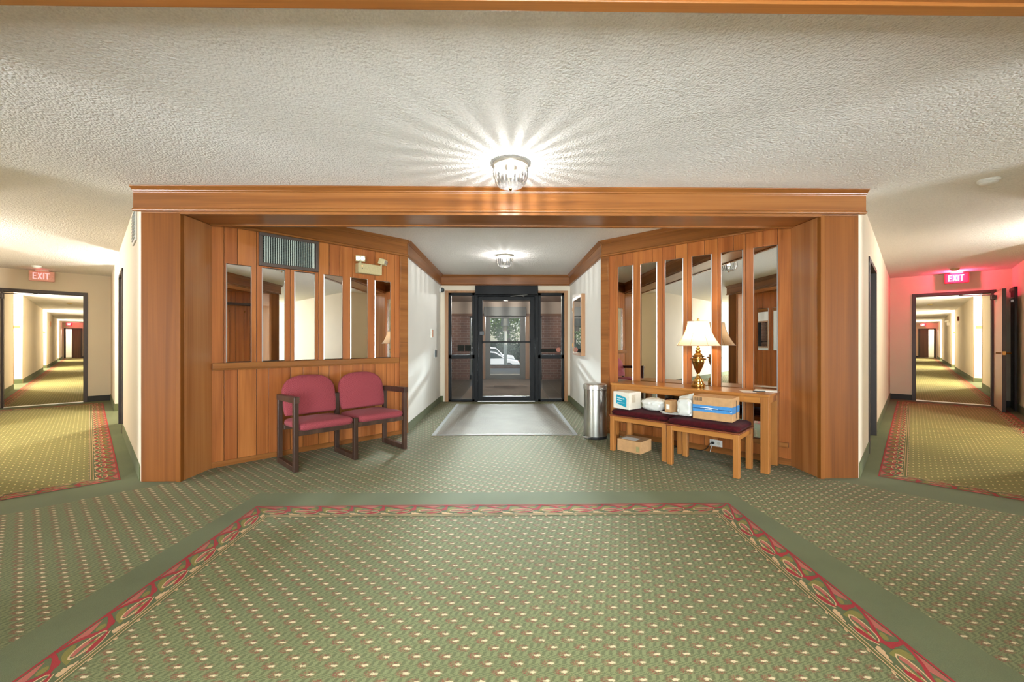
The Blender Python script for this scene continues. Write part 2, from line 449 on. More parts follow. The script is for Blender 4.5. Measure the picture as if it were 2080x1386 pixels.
H = 2.44
A, B, YP, YJ = 3.005, 2.68, 3.448, 3.805          # pillar outer / inner x, front face, back of jamb
XC, YC, YE = 1.248, 5.237, 7.94                   # entry passage half width, mouth, end wall
PL = 2.025                                        # length of a 45 degree panel wall
YM = 2.374                                        # the lobby is laid out twice, mirrored about this line
R45 = PI/4
LPO, LPR = (-B, YJ, 0), R45                       # left panel: x along, room at -y
RPO, RPR = (XC, YC, 0), -R45                      # right panel: x from passage corner
HLO, HLR = (-A, YP, 0), -R45                      # left hall inner wall: x = -t
HRO, HRR = (A, YP, 0), R45                        # right hall inner wall: x = +t
TD = 6.75; HW = 1.58; TE = 37.0                   # door wall distance, hall width, end of the wing

CROWN = [(0, 2.235), (-.02, 2.235), (-.03, 2.24), (-.03, 2.256), (-.018, 2.264), (-.018, 2.395), (-.028, 2.4), (-.03, 2.408),
         (-.05, 2.424), (-.058, 2.432), (-.058, H), (0, H)]
def crown(mb, x0, x1, y=0, flip=1, mat=0, m0=0, m1=0):
    """crown and frieze moulding on a wall face at y, projecting to -y; m0/m1: 1 = mitred inside corner (45 deg joint)"""
    n = len(CROWN)
    v = [(x0+m0*(-p[0]), y+flip*p[0], p[1]) for p in CROWN]+[(x1-m1*(-p[0]), y+flip*p[0], p[1]) for p in CROWN]
    f = [tuple(range(n)), tuple(range(2*n-1, n-1, -1))]+[(i, n+i, n+(i+1) % n, (i+1) % n) for i in range(n)]
    mb.add(v, f, mat, .5)

# ------------------------------------------------------------------ floor
fl = MB()
# materials of the floor object
FM = [CARPETF, CGREEN, CGROUND, CRED, CPINK, COLIVE, CCREAM, CARPETL, CARPETR]
fl.poly([(-9.7, -5, 0), (9.7, -5, 0), (9.7, 7, 0), (-9.7, 7, 0)], 0)
fl.poly([(-1.4, 7, 0), (1.4, 7, 0), (1.4, 7.99, 0), (-1.4, 7.99, 0)], 0)
def hpt(sg, t, w, z=0):
    """hall coordinates to world"""
    if sg > 0: return (A+t/S2+w/S2, YP+t/S2-w/S2, z)
    return (-A-t/S2-w/S2, YP+t/S2-w/S2, z)
for sg in (-1, 1):
    i0, o0 = (7-YP)*S2, 0
    # strip north of y=7 (inner line w=-.1, outer w=1.75, alcoves to 2.7)
    q = [hpt(sg, 0, 0), ]
    wi, wo = -.15, 2.75
    ti = (7-YP)*S2+wi; to = (7-YP)*S2+wo
    fl.poly([hpt(sg, ti, wi), hpt(sg, to, wo), hpt(sg, TE+4, wo), hpt(sg, TE+4, wi)], 0)

def ell(cx, cy, rx, ry, a=0, n=10):
    c, s = math.cos(a), math.sin(a)
    return [(cx+rx*math.cos(2*PI*i/n)*c-ry*math.sin(2*PI*i/n)*s, cy+rx*math.cos(2*PI*i/n)*s+ry*math.sin(2*PI*i/n)*c) for i in range(n)]
def ribbon(pts, w):
    L = []; Rr = []
    for i, p in enumerate(pts):
        a = pts[max(i-1, 0)]; b = pts[min(i+1, len(pts)-1)]
        dx, dy = b[0]-a[0], b[1]-a[1]; d = math.hypot(dx, dy) or 1
        ww = w[i] if isinstance(w, (list, tuple)) else w
        L.append((p[0]-dy/d*ww, p[1]+dx/d*ww)); Rr.append((p[0]+dy/d*ww, p[1]-dx/d*ww))
    return [[L[i], L[i+1], Rr[i+1], Rr[i]] for i in range(len(pts)-1)]
# one repeat of the border: u along 0..1, v across 0 (outer) .. 1 (inner); (colour index, polygon)
MOTIF = []
def mo(c, poly): MOTIF.append((c, poly))
for q in ribbon([(-.12, .02), (.18, .1), (.42, .22), (.62, .4), (.78, .46)], [.03, .035, .045, .05, .05]): mo(3, q)
for q in ribbon([(.95, .0), (.97, .14), (.93, .28), (.86, .42), (.74, .52)], [.035, .04, .055, .06, .03]): mo(3, q)
mo(4, [(.2, .07), (.74, .07), (.84, .1), (.66, .2), (.52, .25), (.4, .17)])
mo(5, ell(.73, .3, .1, .075, .2)); mo(3, ell(.9, .4, .075, .1, .3))
mo(5, [(.02, .3), (.1, .22), (.22, .2), (.3, .27), (.18, .42), (.06, .62), (-.02, .64), (-.02, .45)])
mo(6, ell(.4, .53, .36, .15, .06, 14)); mo(2, ell(.41, .535, .33, .12, .06, 14))
mo(4, [(.1, .5), (.2, .42), (.36, .42), (.5, .46), (.46, .54), (.3, .52), (.14, .56)])
mo(5, [(.2, .6), (.4, .58), (.62, .56), (.56, .62), (.36, .66)])
mo(3, ell(.5, .52, .09, .03, .1, 8)); mo(6, ell(.6, .56, .1, .016, .05, 8)); mo(6, ell(.32, .62, .2, .014, .05, 8))
mo(3, [(.26, .72), (.44, .63), (.66, .6), (.78, .56), (.74, .66), (.56, .73), (.38, .77)])
for q in ribbon([(.18, .78), (.4, .79), (.6, .74), (.8, .62)], .012): mo(6, q)
mo(6, ell(.83, .72, .05, .05)); mo(6, ell(.91, .73, .05, .06)); mo(6, ell(.99, .76, .05, .05)); mo(6, ell(1.06, .79, .08, .03)); mo(6, ell(.9, .78, .12, .035))
mo(6, [(0, .845), (1, .845), (1, .87), (0, .87)]); mo(5, [(0, .885), (1, .885), (1, .905), (0, .905)])
mo(6, [(0, .94), (1, .94), (1, .965), (0, .965)]); mo(6, ell(.25, 1.0, .05, .03, .3, 6)); mo(6, ell(.75, 1.0, .05, .03, .3, 6))
def border(P00, P10, P01, P11, z, period=.23, simple=False, t0=0):
    """strip of border carpet: outer edge P00-P10, inner edge P01-P11"""
    def at(u, v, zz):
        a = [P00[i]+(P10[i]-P00[i])*u for i in (0, 1)]; b = [P01[i]+(P11[i]-P01[i])*u for i in (0, 1)]
        return (a[0]+(b[0]-a[0])*v, a[1]+(b[1]-a[1])*v, zz)
    L = math.hypot(P10[0]-P00[0], P10[1]-P00[1]); n = max(1, round(L/period))
    fl.poly([at(0, 0, z), at(1, 0, z), at(1, 1, z), at(0, 1, z)], 2)
    fl.poly([at(0, 0, z+.0030), at(1, 0, z+.0030), at(1, .055, z+.0030), at(0, .055, z+.0030)], 3)
    for k in range(n):
        for j, (c, pg) in enumerate(MOTIF):
            fl.poly([at(min(1, max(0, (k+p[0])/n)), p[1], z+.0004+.00008*j) for p in pg], c)
# central bordered rug area
oc = [(-1.735, 2.914), (1.61, 2.93), (1.50, .2), (-1.60, .2)]
ic = [(-1.555, 2.73), (1.425, 2.745), (1.325, .2), (-1.43, .2)]
gc = [(-1.87, 3.17), (1.74, 3.17), (1.87, .2), (-1.90, .2)]
fl.poly([p+(.0006,) for p in gc], 1)
fl.poly([p+(.0012,) for p in ic], 0)
border(oc[0], oc[1], ic[0], ic[1], .0016); border(oc[3], oc[0], ic[3], ic[0], .0016); border(oc[1], oc[2], ic[1], ic[2], .0016)
# hall runners
for sg in (-1, 1):
    P = lambda t, w: hpt(sg, t, w)
    M = 7 if sg < 0 else 8
    e = [-.21, .186, 6.42, TD+.03]
    fl.poly([P(-.21, -.3)[:2]+(.0006,), P(-.21, HW+.3)[:2]+(.0006,), P(TD, HW)[:2]+(.0006,), P(TD, 0)[:2]+(.0006,)], 1)
    a, b, c, d = P(.186, .115), P(.186, HW-.115), P(6.42, HW-.115), P(6.42, .115)
    a2, b2, c2, d2 = P(.366, .3), P(.366, HW-.3), P(6.24, HW-.3), P(6.24, .3)
    fl.poly([p[:2]+(.0012,) for p in (a2, b2, c2, d2)], M)
    for q in ((a, b, a2, b2), (b, c, b2, c2), (c, d, c2, d2), (d, a, d2, a2)): border(*q, z=.0016)
    # runner of the wing corridor beyond the doorway
    fl.poly([P(TD, -.1)[:2]+(.0006,), P(TD, 2.7)[:2]+(.0006,), P(TE+2, 2.7)[:2]+(.0006,), P(TE+2, -.1)[:2]+(.0006,)], 1)
    fl.poly([P(TD+.1, .3)[:2]+(.0012,), P(TD+.1, HW-.3)[:2]+(.0012,), P(TE, HW-.3)[:2]+(.0012,), P(TE, .3)[:2]+(.0012,)], M)
    border(P(TD+.1, HW-.115), P(TE, HW-.115), P(TD+.1, HW-.3), P(TE, HW-.3), .0016)
struct(fl.build('floor', FM))

# ------------------------------------------------------------------ ceiling
ce = MB()
ce.poly([(-9.7, 7, H), (9.7, 7, H), (9.7, -5, H), (-9.7, -5, H)])
ce.poly([(-1.4, 7.99, H), (1.4, 7.99, H), (1.4, 7, H), (-1.4, 7, H)])
for sg in (-1, 1):
    wi, wo = -.15, 2.75
    ti = (7-YP)*S2+wi; to = (7-YP)*S2+wo
    ce.poly([hpt(sg, ti, wi, H), hpt(sg, to, wo, H), hpt(sg, TE+4, wo, H), hpt(sg, TE+4, wi, H)])
struct(ce.build('ceiling', CEIL))

# ------------------------------------------------------------------ beams and pillars
def jamb_casing(mb, x0, x1, y0, y1, z1):
    mb.box(x0, x1, y0, y1, 0, z1)
for north in (1, 0):
    F = (lambda y: y) if north else (lambda y: 2*YM-y)
    y0, y1 = F(YP), F(YJ)
    side = 'front' if north else 'rear'
    b = MB(); b.box(-A, A, y0, y1, 2.225, H)
    crown(b, -A-.05, A+.05, y0, 1 if north else -1)
    crown(b, -B, B, y1, -1 if north else 1)
    b.box(-B, B, y0-(.012 if north else -.012), y0+(.03 if north else -.03), 2.215, 2.24)
    b.box(-B, B, y1-.03, y1+.012 if north else y1-.012, 2.215, 2.24) if north else None
    struct(b.build('ceiling_beam_'+side, OAKX, bevel=.003))
    for sg, nm in ((-1, 'left'), (1, 'right')):
        p = MB()
        p.box(sg*B, sg*A, y0, y1, 0, 2.225, 0, .45)
        # narrow moulding round the opening edge
        p.box(sg*(B-.008), sg*(B+.03), y0-(.012 if north else -.012), y0+(.03 if north else -.03), 0, 2.225, 0, .6)
        ya, yb = sorted((y0+(.032 if north else -.032), y1))
        p.box(sg*(B-.006), sg*B, ya, yb, 0, 2.222, 1, .5)
        struct(p.build('pillar_%s_%s' % (side, nm), [OAK, OAKJ], bevel=.003))

# ------------------------------------------------------------------ 45 degree panelled walls
LEDGE = [0, .096, .203, .36, .464, .668, .79, .946, 1.06, 1.18, 1.33, 1.44, 1.60, 1.75, 1.86, 1.938]
REDGE = [0, .11, .232, .387, .495, .645, .78, .959, 1.09, 1.243, 1.36, 1.477, 1.61, 1.741, 1.85, 1.938]
def panel_wall(name, org, rz, edges, rail, base, tones):
    """edges in panel metres measured along local x"""
    p = MB()
    p.box(0, PL, .014, .12, 0, 2.25, 1)
    for i in range(len(edges)-1):
        x0, x1 = edges[i], edges[i+1]
        p.box(min(x0, x1)+.002, max(x0, x1)-.002, 0, .02, 0, 2.25, 0, tones[i % len(tones)])
    return struct(p.build(name, [PLANK, GROOVE], None, org, rz, bevel=.002))
T1 = [.55, .3, .75, .5, .35, .65, .5, .8, .35, .6, .45, .3, .7, .5, .4]
T2 = [.4, .65, .35, .7, .5, .6, .3, .8, .45, .7, .35, .6, .5, .4, .6]
panel_wall('panel_wall_left', LPO, LPR, LEDGE, None, None, T1)
panel_wall('panel_wall_right', RPO, RPR, [PL-s for s in reversed(REDGE)], None, None, T2)
# trims of the left panel
t = MB(); crown(t, 0, PL, 0)
t.box(0, PL, -.012, 0, 0, .052)
t.box(1.938, PL+.02, -.012, .03, 0, 2.24); t.box(1.925, 1.94, -.016, 0, .052, 2.24)
struct(t.build('trim_1', OAKX, None, LPO, LPR, bevel=.003))
t = MB(); t.box(0, 1.9, -.045, 0, .908, .962, 0, .75); t.box(0, 1.9, -.03, 0, .895, .908, 0, .5)
struct(t.build('trim_2', OAKX, None, LPO, LPR, bevel=.004))
t = MB(); crown(t, 0, PL, 0)
t.box(.09, PL, -.012, 0, 0, .06); t.box(.09, PL-.02, -.028, 0, .166, .212, 0, .7)
t.box(-.02, .087, -.012, .03, 0, 2.24); t.box(.085, .1, -.016, 0, .06, 2.24)
struct(t.build('trim_3', OAKX, None, RPO, RPR, bevel=.003))

# mirror strips
def mirror_strip(org, rz, x0, x1, z0, z1, label, group):
    e = empty('mirror_strip', label, 'mirror', None or (0, 0, 0), 0, group)
    mt = Matrix.Translation(Vector(org)) @ Matrix.Rotation(rz, 4, 'Z')
    e.location = mt @ Vector(((x0+x1)/2, 0, z0)); e.rotation_euler = (0, 0, rz)
    w = (x1-x0)/2; h = z1-z0; i = .008
    g = MB(); y0, y1 = -.004, -.009
    g.poly([(-w+i, y1, i), (w-i, y1, i), (w-i, y1, h-i), (-w+i, y1, h-i)])
    g.build('pane', MIRROR, e)
    k = MB()
    o = [(-w, y0, 0), (w, y0, 0), (w, y0, h), (-w, y0, h)]; n_ = [(-w+i, y1, i), (w-i, y1, i), (w-i, y1, h-i), (-w+i, y1, h-i)]
    b_ = [(-w, -.0005, 0), (w, -.0005, 0), (w, -.0005, h), (-w, -.0005, h)]
    k.add(o+n_+b_, [(j, (j+1) % 4, 4+(j+1) % 4, 4+j) for j in range(4)]+[(8+j, 8+(j+1) % 4, (j+1) % 4, j) for j in range(4)]+[(11, 10, 9, 8)])
    k.build('edge', BEVELM, e)
    return e
ordL = ['First', 'Second', 'Third', 'Fourth', 'Fifth', 'Sixth']
posL = ['beside the wooden pillar', 'below the left half of the air grille', 'below the right half of the air grille', 'between the air grille and the emergency light', 'just below the twin emergency lamp box', 'closest to the entry passage']
posR = ['beside the entry passage', 'next to the one beside the entry passage', 'just left of the brass lamp', 'directly behind the brass lamp', 'just right of the brass lamp', 'beside the wooden pillar']
for i in range(6):
    s = .11+i*.2967
    mirror_strip(LPO, LPR, s, s+.208, .963, 1.893, '%s short mirror strip over the burgundy bench, %s' % (ordL[i].lower(), posL[i]), 'mirror strips above the bench')
    s = .108+(5-i)*.298
    mirror_strip(RPO, RPR, PL-s-.207, PL-s, .213, 2.083, '%s tall mirror strip behind the console table, %s' % (ordL[i].lower(), posR[i]), 'mirror strips behind the console table')

# ------------------------------------------------------------------ entry passage
for sg, nm in ((-1, 'left'), (1, 'right')):
    w = MB(); w.box(sg*XC, sg*(XC+.12), YC-.0, YE+.08, 0, H)
    struct(w.build('passage_wall_'+nm, WHITEW))
    t = MB(); L = YE-YC
    crown(t, 0, L, 0, 1)
    if sg < 0: o = t.build('trim_4', OAKX, None, (-XC, YC, 0), PI/2, bevel=.003)
    else: o = t.build('trim_5', OAKX, None, (XC, YE, 0), -PI/2, bevel=.003)
    struct(o)
    bb = MB(); bb.box(sg*XC, sg*(XC-.008), YC+.01, YE, 0, .11); bb.box(sg*XC, sg*1.2, YE-.01, YE, 0, .11)
    struct(bb.build('baseboard_passage_'+nm, CGREEN))
t = MB(); crown(t, -XC, XC, YE); struct(t.build('trim_6', OAKX, bevel=.003))
w = MB()
w.box(-XC-.12, XC+.12, YE, YE+.1, 2.14, H); w.box(-XC-.12, -1.16, YE, YE+.1, 0, 2.14); w.box(1.2, XC+.12, YE, YE+.1, 0, 2.14)
struct(w.build('entry_wall', CREAM))
t = MB()
t.box(-1.162, -1.095, YE-.018, YE+.1, 0, 2.14, 0, .5); t.box(1.137, 1.203, YE-.018, YE+.1, 0, 2.14, 0, .5)
t.box(-1.095, 1.137, YE-.018, YE+.1, 2.098, 2.14, 0, .5)
struct(t.build('trim_7', CASING, bevel=.003))

# aluminium entrance
def pane(mb, x0, x1, y, z0, z1): mb.box(x0, x1, y-.004, y+.004, z0, z1)
d1 = emptyS('door_1', (0, YE, 0))
f = MB(); f.box(-.595, -.53, .0, .1, 0, 2.098); f.box(.57, .635, .0, .1, 0, 2.098); f.box(-.53, .57, 0, .1, 2.03, 2.098)
f.build('door_frame', BLACKAL, d1, bevel=.003)
f = MB(); f.box(-.574, .622, -.11, -.001, 2.052, 2.224); f.build('operator_housing', BLACKAL, d1, bevel=.006)
l = MB(); l.box(-.528, -.441, .03, .075, .012, 2.028); l.box(.48, .568, .03, .075, .012, 2.028); l.box(-.441, .48, .03, .075, 1.957, 2.028); l.box(-.441, .48, .03, .075, .012, .096)
leaf = l.build('door_leaf', BLACKAL, d1, bevel=.003)
g = MB(); pane(g, -.441, .48, .052, .096, 1.957); g.build('pane', GLASS, leaf)
pb = MB(); pb.box(-.45, .49, -.02, .005, 1.135, 1.165); pb.box(-.45, -.43, -.02, .03, 1.12, 1.18); pb.box(.47, .49, -.02, .03, 1.12, 1.18)
pb.build('push_bar', BLACKAL, leaf, bevel=.003)
lk = MB(); lk.box(-.5, -.41, .0, .03, 1.28, 1.36); lk.build('lock_box', PLASTK, leaf, bevel=.004)
ar = MB(); ar.tube([(.1, -.02, 2.03), (.3, -.06, 2.045), (.42, -.1, 2.052)], .008); ar.tube([(.3, -.06, 2.045), (.36, -.03, 2.02)], .006)
ar.build('closer_arm', ALU, d1)
th = MB(); th.box(-.53, .57, -.02, .1, 0, .012); th.build('threshold', ALU, d1)
for nm, x0, x1, lab in (('window_1', -1.095, -.595, 0), ('window_2', .635, 1.137, 0)):
    wd = emptyS(nm, (0, YE, 0)); f = MB()
    f.box(x0, x0+.05, .01, .09, 0, 2.098); f.box(x1-.046, x1, .01, .09, 0, 2.098)
    f.box(x0, x1, .01, .09, 2.05, 2.098); f.box(x0, x1, .01, .09, 0, .042); f.box(x0, x1, .01, .09, .827, .903)
    f.build('window_frame', BLACKAL, wd, bevel=.003)
    g = MB(); pane(g, x0+.05, x1-.046, .05, .042, .827); pane(g, x0+.05, x1-.046, .05, .903, 2.05); g.build('pane', GLASS, wd)
# stickers on the glass
k = MB(); k.box(-.135, -.005, -.001, .001, -.06, .06); k.box(.005, .125, -.001, .001, -.06, .06)
tag(k.build('window_decal', DECAL, None, (-.79, YE+.044, 1.03)), 'pair of dark rectangular decals on the glass sidelight next to the thermostat wall', 'decal')
k = MB(); k.box(-.2, .2, -.001, .001, -.03, .03)
tag(k.build('window_decal', DECAL, None, (.87, YE+.044, .985)), 'long thin dark decal strip on the glass sidelight next to the framed case', 'decal')
k = MB(); k.prism(ell(0, 0, .045, .045, 0, 20), -.001, .001, 'y')
tag(k.build('round_sticker', plain('rust_sticker', lin(170, 96, 70), .5), None, (1.03, YE+.042, 1.0)), 'small round rust coloured sticker on the sidelight glass', 'sticker')

# entrance mat
mt_ = empty('door_mat', 'large pale grey ribbed mat lying in front of the glass entrance', 'mat', (0, 5.07, 0))
g = MB()
for i in range(90): 
    x0 = -.845+i*1.69/90; g.box(x0, x0+.012, .05, 2.47, .002, .0095)
g.box(-.85, .85, .04, 2.48, .001, .006); g.build('ribbed_field', MATG, mt_)
g = MB(); g.prism([(0, .001), (.05, .001), (.05, .0095), (.03, .0095)], -.9, .9, 'x'); g.prism([(2.52, .001), (2.52, .003), (2.48, .0095), (2.47, .0095), (2.47, .001)], -.9, .9, 'x')
g.box(-.9, -.85, .0, 2.52, .001, .009); g.box(.85, .9, 0, 2.52, .001, .009); g.build('rubber_edge', MATE, mt_)

# wall fittings of the passage
def on_left_wall(name, label, cat, y, z, group=None): return empty(name, label, cat, (-XC, y, z), PI/2, group)   # local -y = into room
e = on_left_wall('thermostat', 'small copper faced thermostat on the passage wall above the card reader', 'thermostat', 6.95, 1.22)
g = MB(); g.box(-.05, .05, -.02, 0, 0, .15); g.build('mounting_plate', PLASTW, e, bevel=.004)
g = MB(); g.box(-.035, .035, -.032, -.02, .015, .135); g.build('cover', plain('copper_cover', lin(196, 140, 108), .4, .3), e, bevel=.003)
e = on_left_wall('card_reader', 'dark grey access reader on the passage wall beside the entrance', 'card reader', 7.27, .88)
g = MB(); g.box(-.06, .06, -.012, 0, 0, .14); g.build('mounting_plate', PLASTW, e, bevel=.003)
g = MB(); g.box(-.045, .045, -.04, -.012, .005, .125); g.build('reader_body', PLASTG, e, bevel=.006)
e = on_left_wall('security_camera', 'small white dome camera high in the passage corner by the door', 'camera', 7.86, 2.14)
g = MB(); g.lathe([(.055, -.001), (.055, .012), (.04, .03)], 24); o = g.build('mount', PLASTW, e, smooth=40); o.rotation_euler = (PI/2, 0, 0)
g = MB(); g.lathe([(.045, .025), (.047, .045), (.04, .065), (.022, .082), (0, .088)], 24); o = g.build('dome', CLEAR and PLASTG, e, smooth=60); o.rotation_euler = (PI/2, 0, 0)

e = empty('wall_case', 'shallow oak framed wall case with reflective glass on the passage wall', 'wall case', (XC, 6.82, .93), -PI/2)
g = MB(); W_, H_, D_ = .42, .98, .062
for b in ((-W_, -W_+.05, 0, H_), (W_-.05, W_, 0, H_), (-W_+.05, W_-.05, 0, .05), (-W_+.05, W_-.05, H_-.05, H_)): g.box(b[0], b[1], -D_, 0, b[2], b[3])
g.build('frame', CASING, e, bevel=.004)
g = MB(); g.box(-W_+.05, W_-.05, -D_+.016, -D_+.012, .05, H_-.05); g.build('glass_front', MIRROR, e)
g = MB(); g.box(-W_-.004, -W_+.01, -D_-.006, -D_+.01, .14, .2); g.build('hinge', BRASSD, e)
g = MB(); g.box(-W_-.004, -W_+.01, -D_-.006, -D_+.01, .76, .82); g.build('hinge', BRASSD, e)

# ------------------------------------------------------------------ halls on either side
def hall_obj(mb, name, mat, sg, **kw):
    return mb.build(name, mat, None, HRO if sg > 0 else HLO, HRR if sg > 0 else HLR, **kw)
ALC = [(11.05, 13.05), (20.3, 22.3), (30.8, 32.8)]
for sg, nm in ((-1, 'left'), (1, 'right')):
    X = lambda t: sg*t
    # inner wall with doorway
    w = MB()
    if sg > 0:
        d0, d1_, dh = 1.083, 2.25, 2.045
        w.box(X(0), X(d0), 0, .12, 0, H); w.box(X(d0), X(d1_), 0, .12, dh, H); w.box(X(d1_), X(TD), 0, .12, 0, H)
    else:
        d0, d1_, dh = 2.56, 3.47, 2.09
        w.box(X(0), X(d0), 0, .12, 0, H); w.box(X(d0), X(d1_), 0, .12, dh, H); w.box(X(d1_), X(3.54), 0, .12, 0, H)
        w.box(X(3.44), X(3.54), .12, .95, 0, H); w.box(X(3.54), X(4.95), .95, 1.05, 0, H); w.box(X(4.95), X(5.05), .0, 1.05, 0, H)
        w.box(X(5.05), X(TD), 0, .12, 0, H)
    struct(hall_obj(w, 'hall_wall_'+nm, CREAM, sg))
    # doorway set in the inner wall
    dr = emptyS('door_3' if sg < 0 else 'door_4', HRO if sg > 0 else HLO, HRR if sg > 0 else HLR)
    f = MB(); f.box(X(d0), X(d0+.045), -.012, .35, 0, dh); f.box(X(d1_-.045), X(d1_), -.012, .35, 0, dh); f.box(X(d0), X(d1_), -.012, .35, dh-.045, dh)
    f.build('door_frame', FRAMEB, dr, bevel=.003)
    f = MB(); f.box(X(d0+.047), X(d1_-.047), .29, .33, .005, dh-.047); f.build('door_leaf', DOORW, dr)
    # cove base of carpet
    bb = MB(); bb.box(X(.04), X(d0), -.008, 0, 0, .12)
    bb.box(X(d1_) if sg > 0 else X(4.95), X(TD), -.008, 0, 0, .12)
    if sg < 0: bb.box(X(4.942), X(4.95), 0, .95, 0, .12); bb.box(X(3.54), X(4.95), .942, .95, 0, .12)
    struct(hall_obj(bb, 'baseboard_'+nm, CGREEN, sg))
    # door wall across the hall
    o0, o1, oh = .377, 1.34, 2.03
    w = MB(); w.box(X(TD), X(TD+.12), 0, -o0, 0, H); w.box(X(TD), X(TD+.12), -o0, -o1, oh, H); w.box(X(TD), X(TD+.12), -o1, -HW-.02, 0, H)
    struct(hall_obj(w, 'cross_wall_'+nm, CREAM, sg))
    bb = MB(); bb.box(X(TD-.006), X(TD), 0, -.318, 0, .11); bb.box(X(TD-.006), X(TD), -1.4, -HW, 0, .11)
    struct(hall_obj(bb, 'baseboard_cross_'+nm, RUBBER, sg))
    dr = emptyS('door_5' if sg < 0 else 'door_6', HRO if sg > 0 else HLO, HRR if sg > 0 else HLR)
    f = MB(); f.box(X(TD-.015), X(TD+.135), -.318, -o0, 0, 2.09); f.box(X(TD-.015), X(TD+.135), -o1, -o1-.06, 0, 2.09); f.box(X(TD-.015), X(TD+.135), -o0, -o1, oh, 2.09)
    f.build('door_frame', FRAMEB, dr, bevel=.003)
    th = MB(); th.box(X(TD), X(TD+.12), -o0, -o1, .001, .008); th.build('threshold', ALU, dr)
    lf = MB(); lx0, lx1 = TD-.02, TD-.95
    lf.box(X(lx0), X(lx1), -1.37, -1.415, .012, 2.022, 0)
    L = lf.build('door_leaf', [FRAMEB], dr, bevel=.002)
    sk = MB(); sk.box(X(lx0-.004), X(lx1+.004), -1.3685, -1.371, .016, 2.018); sk.build('door_skin', walltex('door_paint_'+nm, lin(206, 192, 164), .35), L)
    kn = MB(); kx = TD-.885
    kn.tube([(X(kx), -1.37, .97), (X(kx), -1.31, .97)], .012); kn.tube([(X(kx), -1.315, .97), (X(kx+.11), -1.312, .965)], .009)
    kn.tube([(X(kx), -1.415, .97), (X(kx), -1.475, .97)], .012); kn.tube([(X(kx), -1.47, .97), (X(kx+.11), -1.472, .965)], .009)
    kn.box(X(lx1-.002), X(lx1+.01), -1.375, -1.41, .94, 1.0)
    kn.build('lever_handle', BRASSD, L)
    cl = MB(); cl.box(X(TD-.42), X(TD-.18), -1.368, -1.31, 1.9, 1.96); cl.lathe([(.03, 1.885), (.03, 1.975)], 14, (X(TD-.3), -1.33))
    cl.tube([(X(TD-.3), -1.33, 1.975), (X(TD-.12), -1.0, 2.0), (X(TD-.02), -.95, 2.015)], .008)
    cl.build('door_closer', FRAMEB, L)
    # outer wall of the hall with light alcoves, as one folded sheet
    pts = [(.06, HW)]
    for a0, a1 in [(2.1, 3.65)]: pts += [(a0, HW), (a0, HW+.95), (a1, HW+.95), (a1, HW)]
    pts += [(TD+.06, HW)]
    def sheet(pts, z0=0, z1=H):
        m = MB()
        for (ta, wa), (tb, wb) in zip(pts[:-1], pts[1:]): m.poly([(X(ta), -wa, z0), (X(tb), -wb, z0), (X(tb), -wb, z1), (X(ta), -wa, z1)] if sg > 0 else [(X(tb), -wb, z0), (X(ta), -wa, z0), (X(ta), -wa, z1), (X(tb), -wb, z1)])
        return m
    struct(hall_obj(sheet(pts), 'outer_wall_'+nm, CREAM, sg))
    bb = MB(); bb.box(X(.1), X(2.1), -HW, -HW+.008, 0, .12); bb.box(X(3.65), X(6.2), -HW, -HW+.008, 0, .12)
    struct(hall_obj(bb, 'baseboard_outer_'+nm, CGREEN, sg))
    # dark side door on the outer wall close to the cross wall
    dr = emptyS('door_7' if sg < 0 else 'door_8', HRO if sg > 0 else HLO, HRR if sg > 0 else HLR)
    f = MB(); f.box(X(6.22), X(6.3), -HW+.001, -HW+.035, 0, 2.08); f.box(X(6.3), X(6.72), -HW+.001, -HW+.02, 0, 2.05); f.box(X(6.22), X(6.735), -HW+.001, -HW+.035, 2.02, 2.08)
    f.build('door_frame', FRAMEB, dr, bevel=.003)
    k = MB(); k.tube([(X(6.4), -HW+.02, 1.9), (X(6.4), -HW+.07, 1.9)], .012); k.box(X(6.34), X(6.46), -HW+.02, -HW+.06, 1.83, 1.87); k.build('door_closer', ALU, dr)
    # wing corridor beyond
    pts = [(TD+.12, HW)]
    for a0, a1 in ALC: pts += [(a0, HW), (a0, HW+.95), (a1, HW+.95), (a1, HW)]
    pts += [(TE, HW)]
    struct(hall_obj(sheet(pts), 'corridor_wall_outer_'+nm, CREAM, sg))
    bb = MB(); ps = TD+.2
    for a0, a1 in ALC+[(TE, TE)]:
        bb.box(X(ps), X(a0), -HW, -HW+.008, 0, .12)
        if a1 < TE: bb.box(X(a1-.008), X(a1), -HW, -HW-.95, 0, .12)
        ps = a1
    struct(hall_obj(bb, 'baseboard_corridor_'+nm, CGREEN, sg))
    tr = MB()
    for a0, a1 in ALC: tr.box(X(a0-.02), X(a0+.004), -HW+.006, -HW-.004, 0, H); tr.box(X(a1-.004), X(a1+.02), -HW+.006, -HW-.004, 0, H)
    struct(hall_obj(tr, 'trim_8' if sg < 0 else 'trim_9', CASING, sg))
    w = MB(); w.box(X(TD+.12), X(TE), 0, .1, 0, H); struct(hall_obj(w, 'corridor_wall_inner_'+nm, CREAM, sg))
    # far end of the wing: cross wall with an open doorway
    q0, q1 = .62, 1.5
    w = MB(); w.box(X(TE), X(TE+.12), .1, -q0, 0, H); w.box(X(TE), X(TE+.12), -q0, -q1, 2.06, H); w.box(X(TE), X(TE+.12), -q1, -2.6, 0, H)
    w.box(X(TE+2.5), X(TE+2.6), .1, -2.6, 0, H); w.box(X(TE), X(TE+2.6), .1, .0, 0, H); w.box(X(TE), X(TE+2.6), -2.5, -2.6, 0, H)
    struct(hall_obj(w, 'end_wall_'+nm, CREAM, sg))
    dr = emptyS('door_9' if sg < 0 else 'door_10', HRO if sg > 0 else HLO, HRR if sg > 0 else HLR)
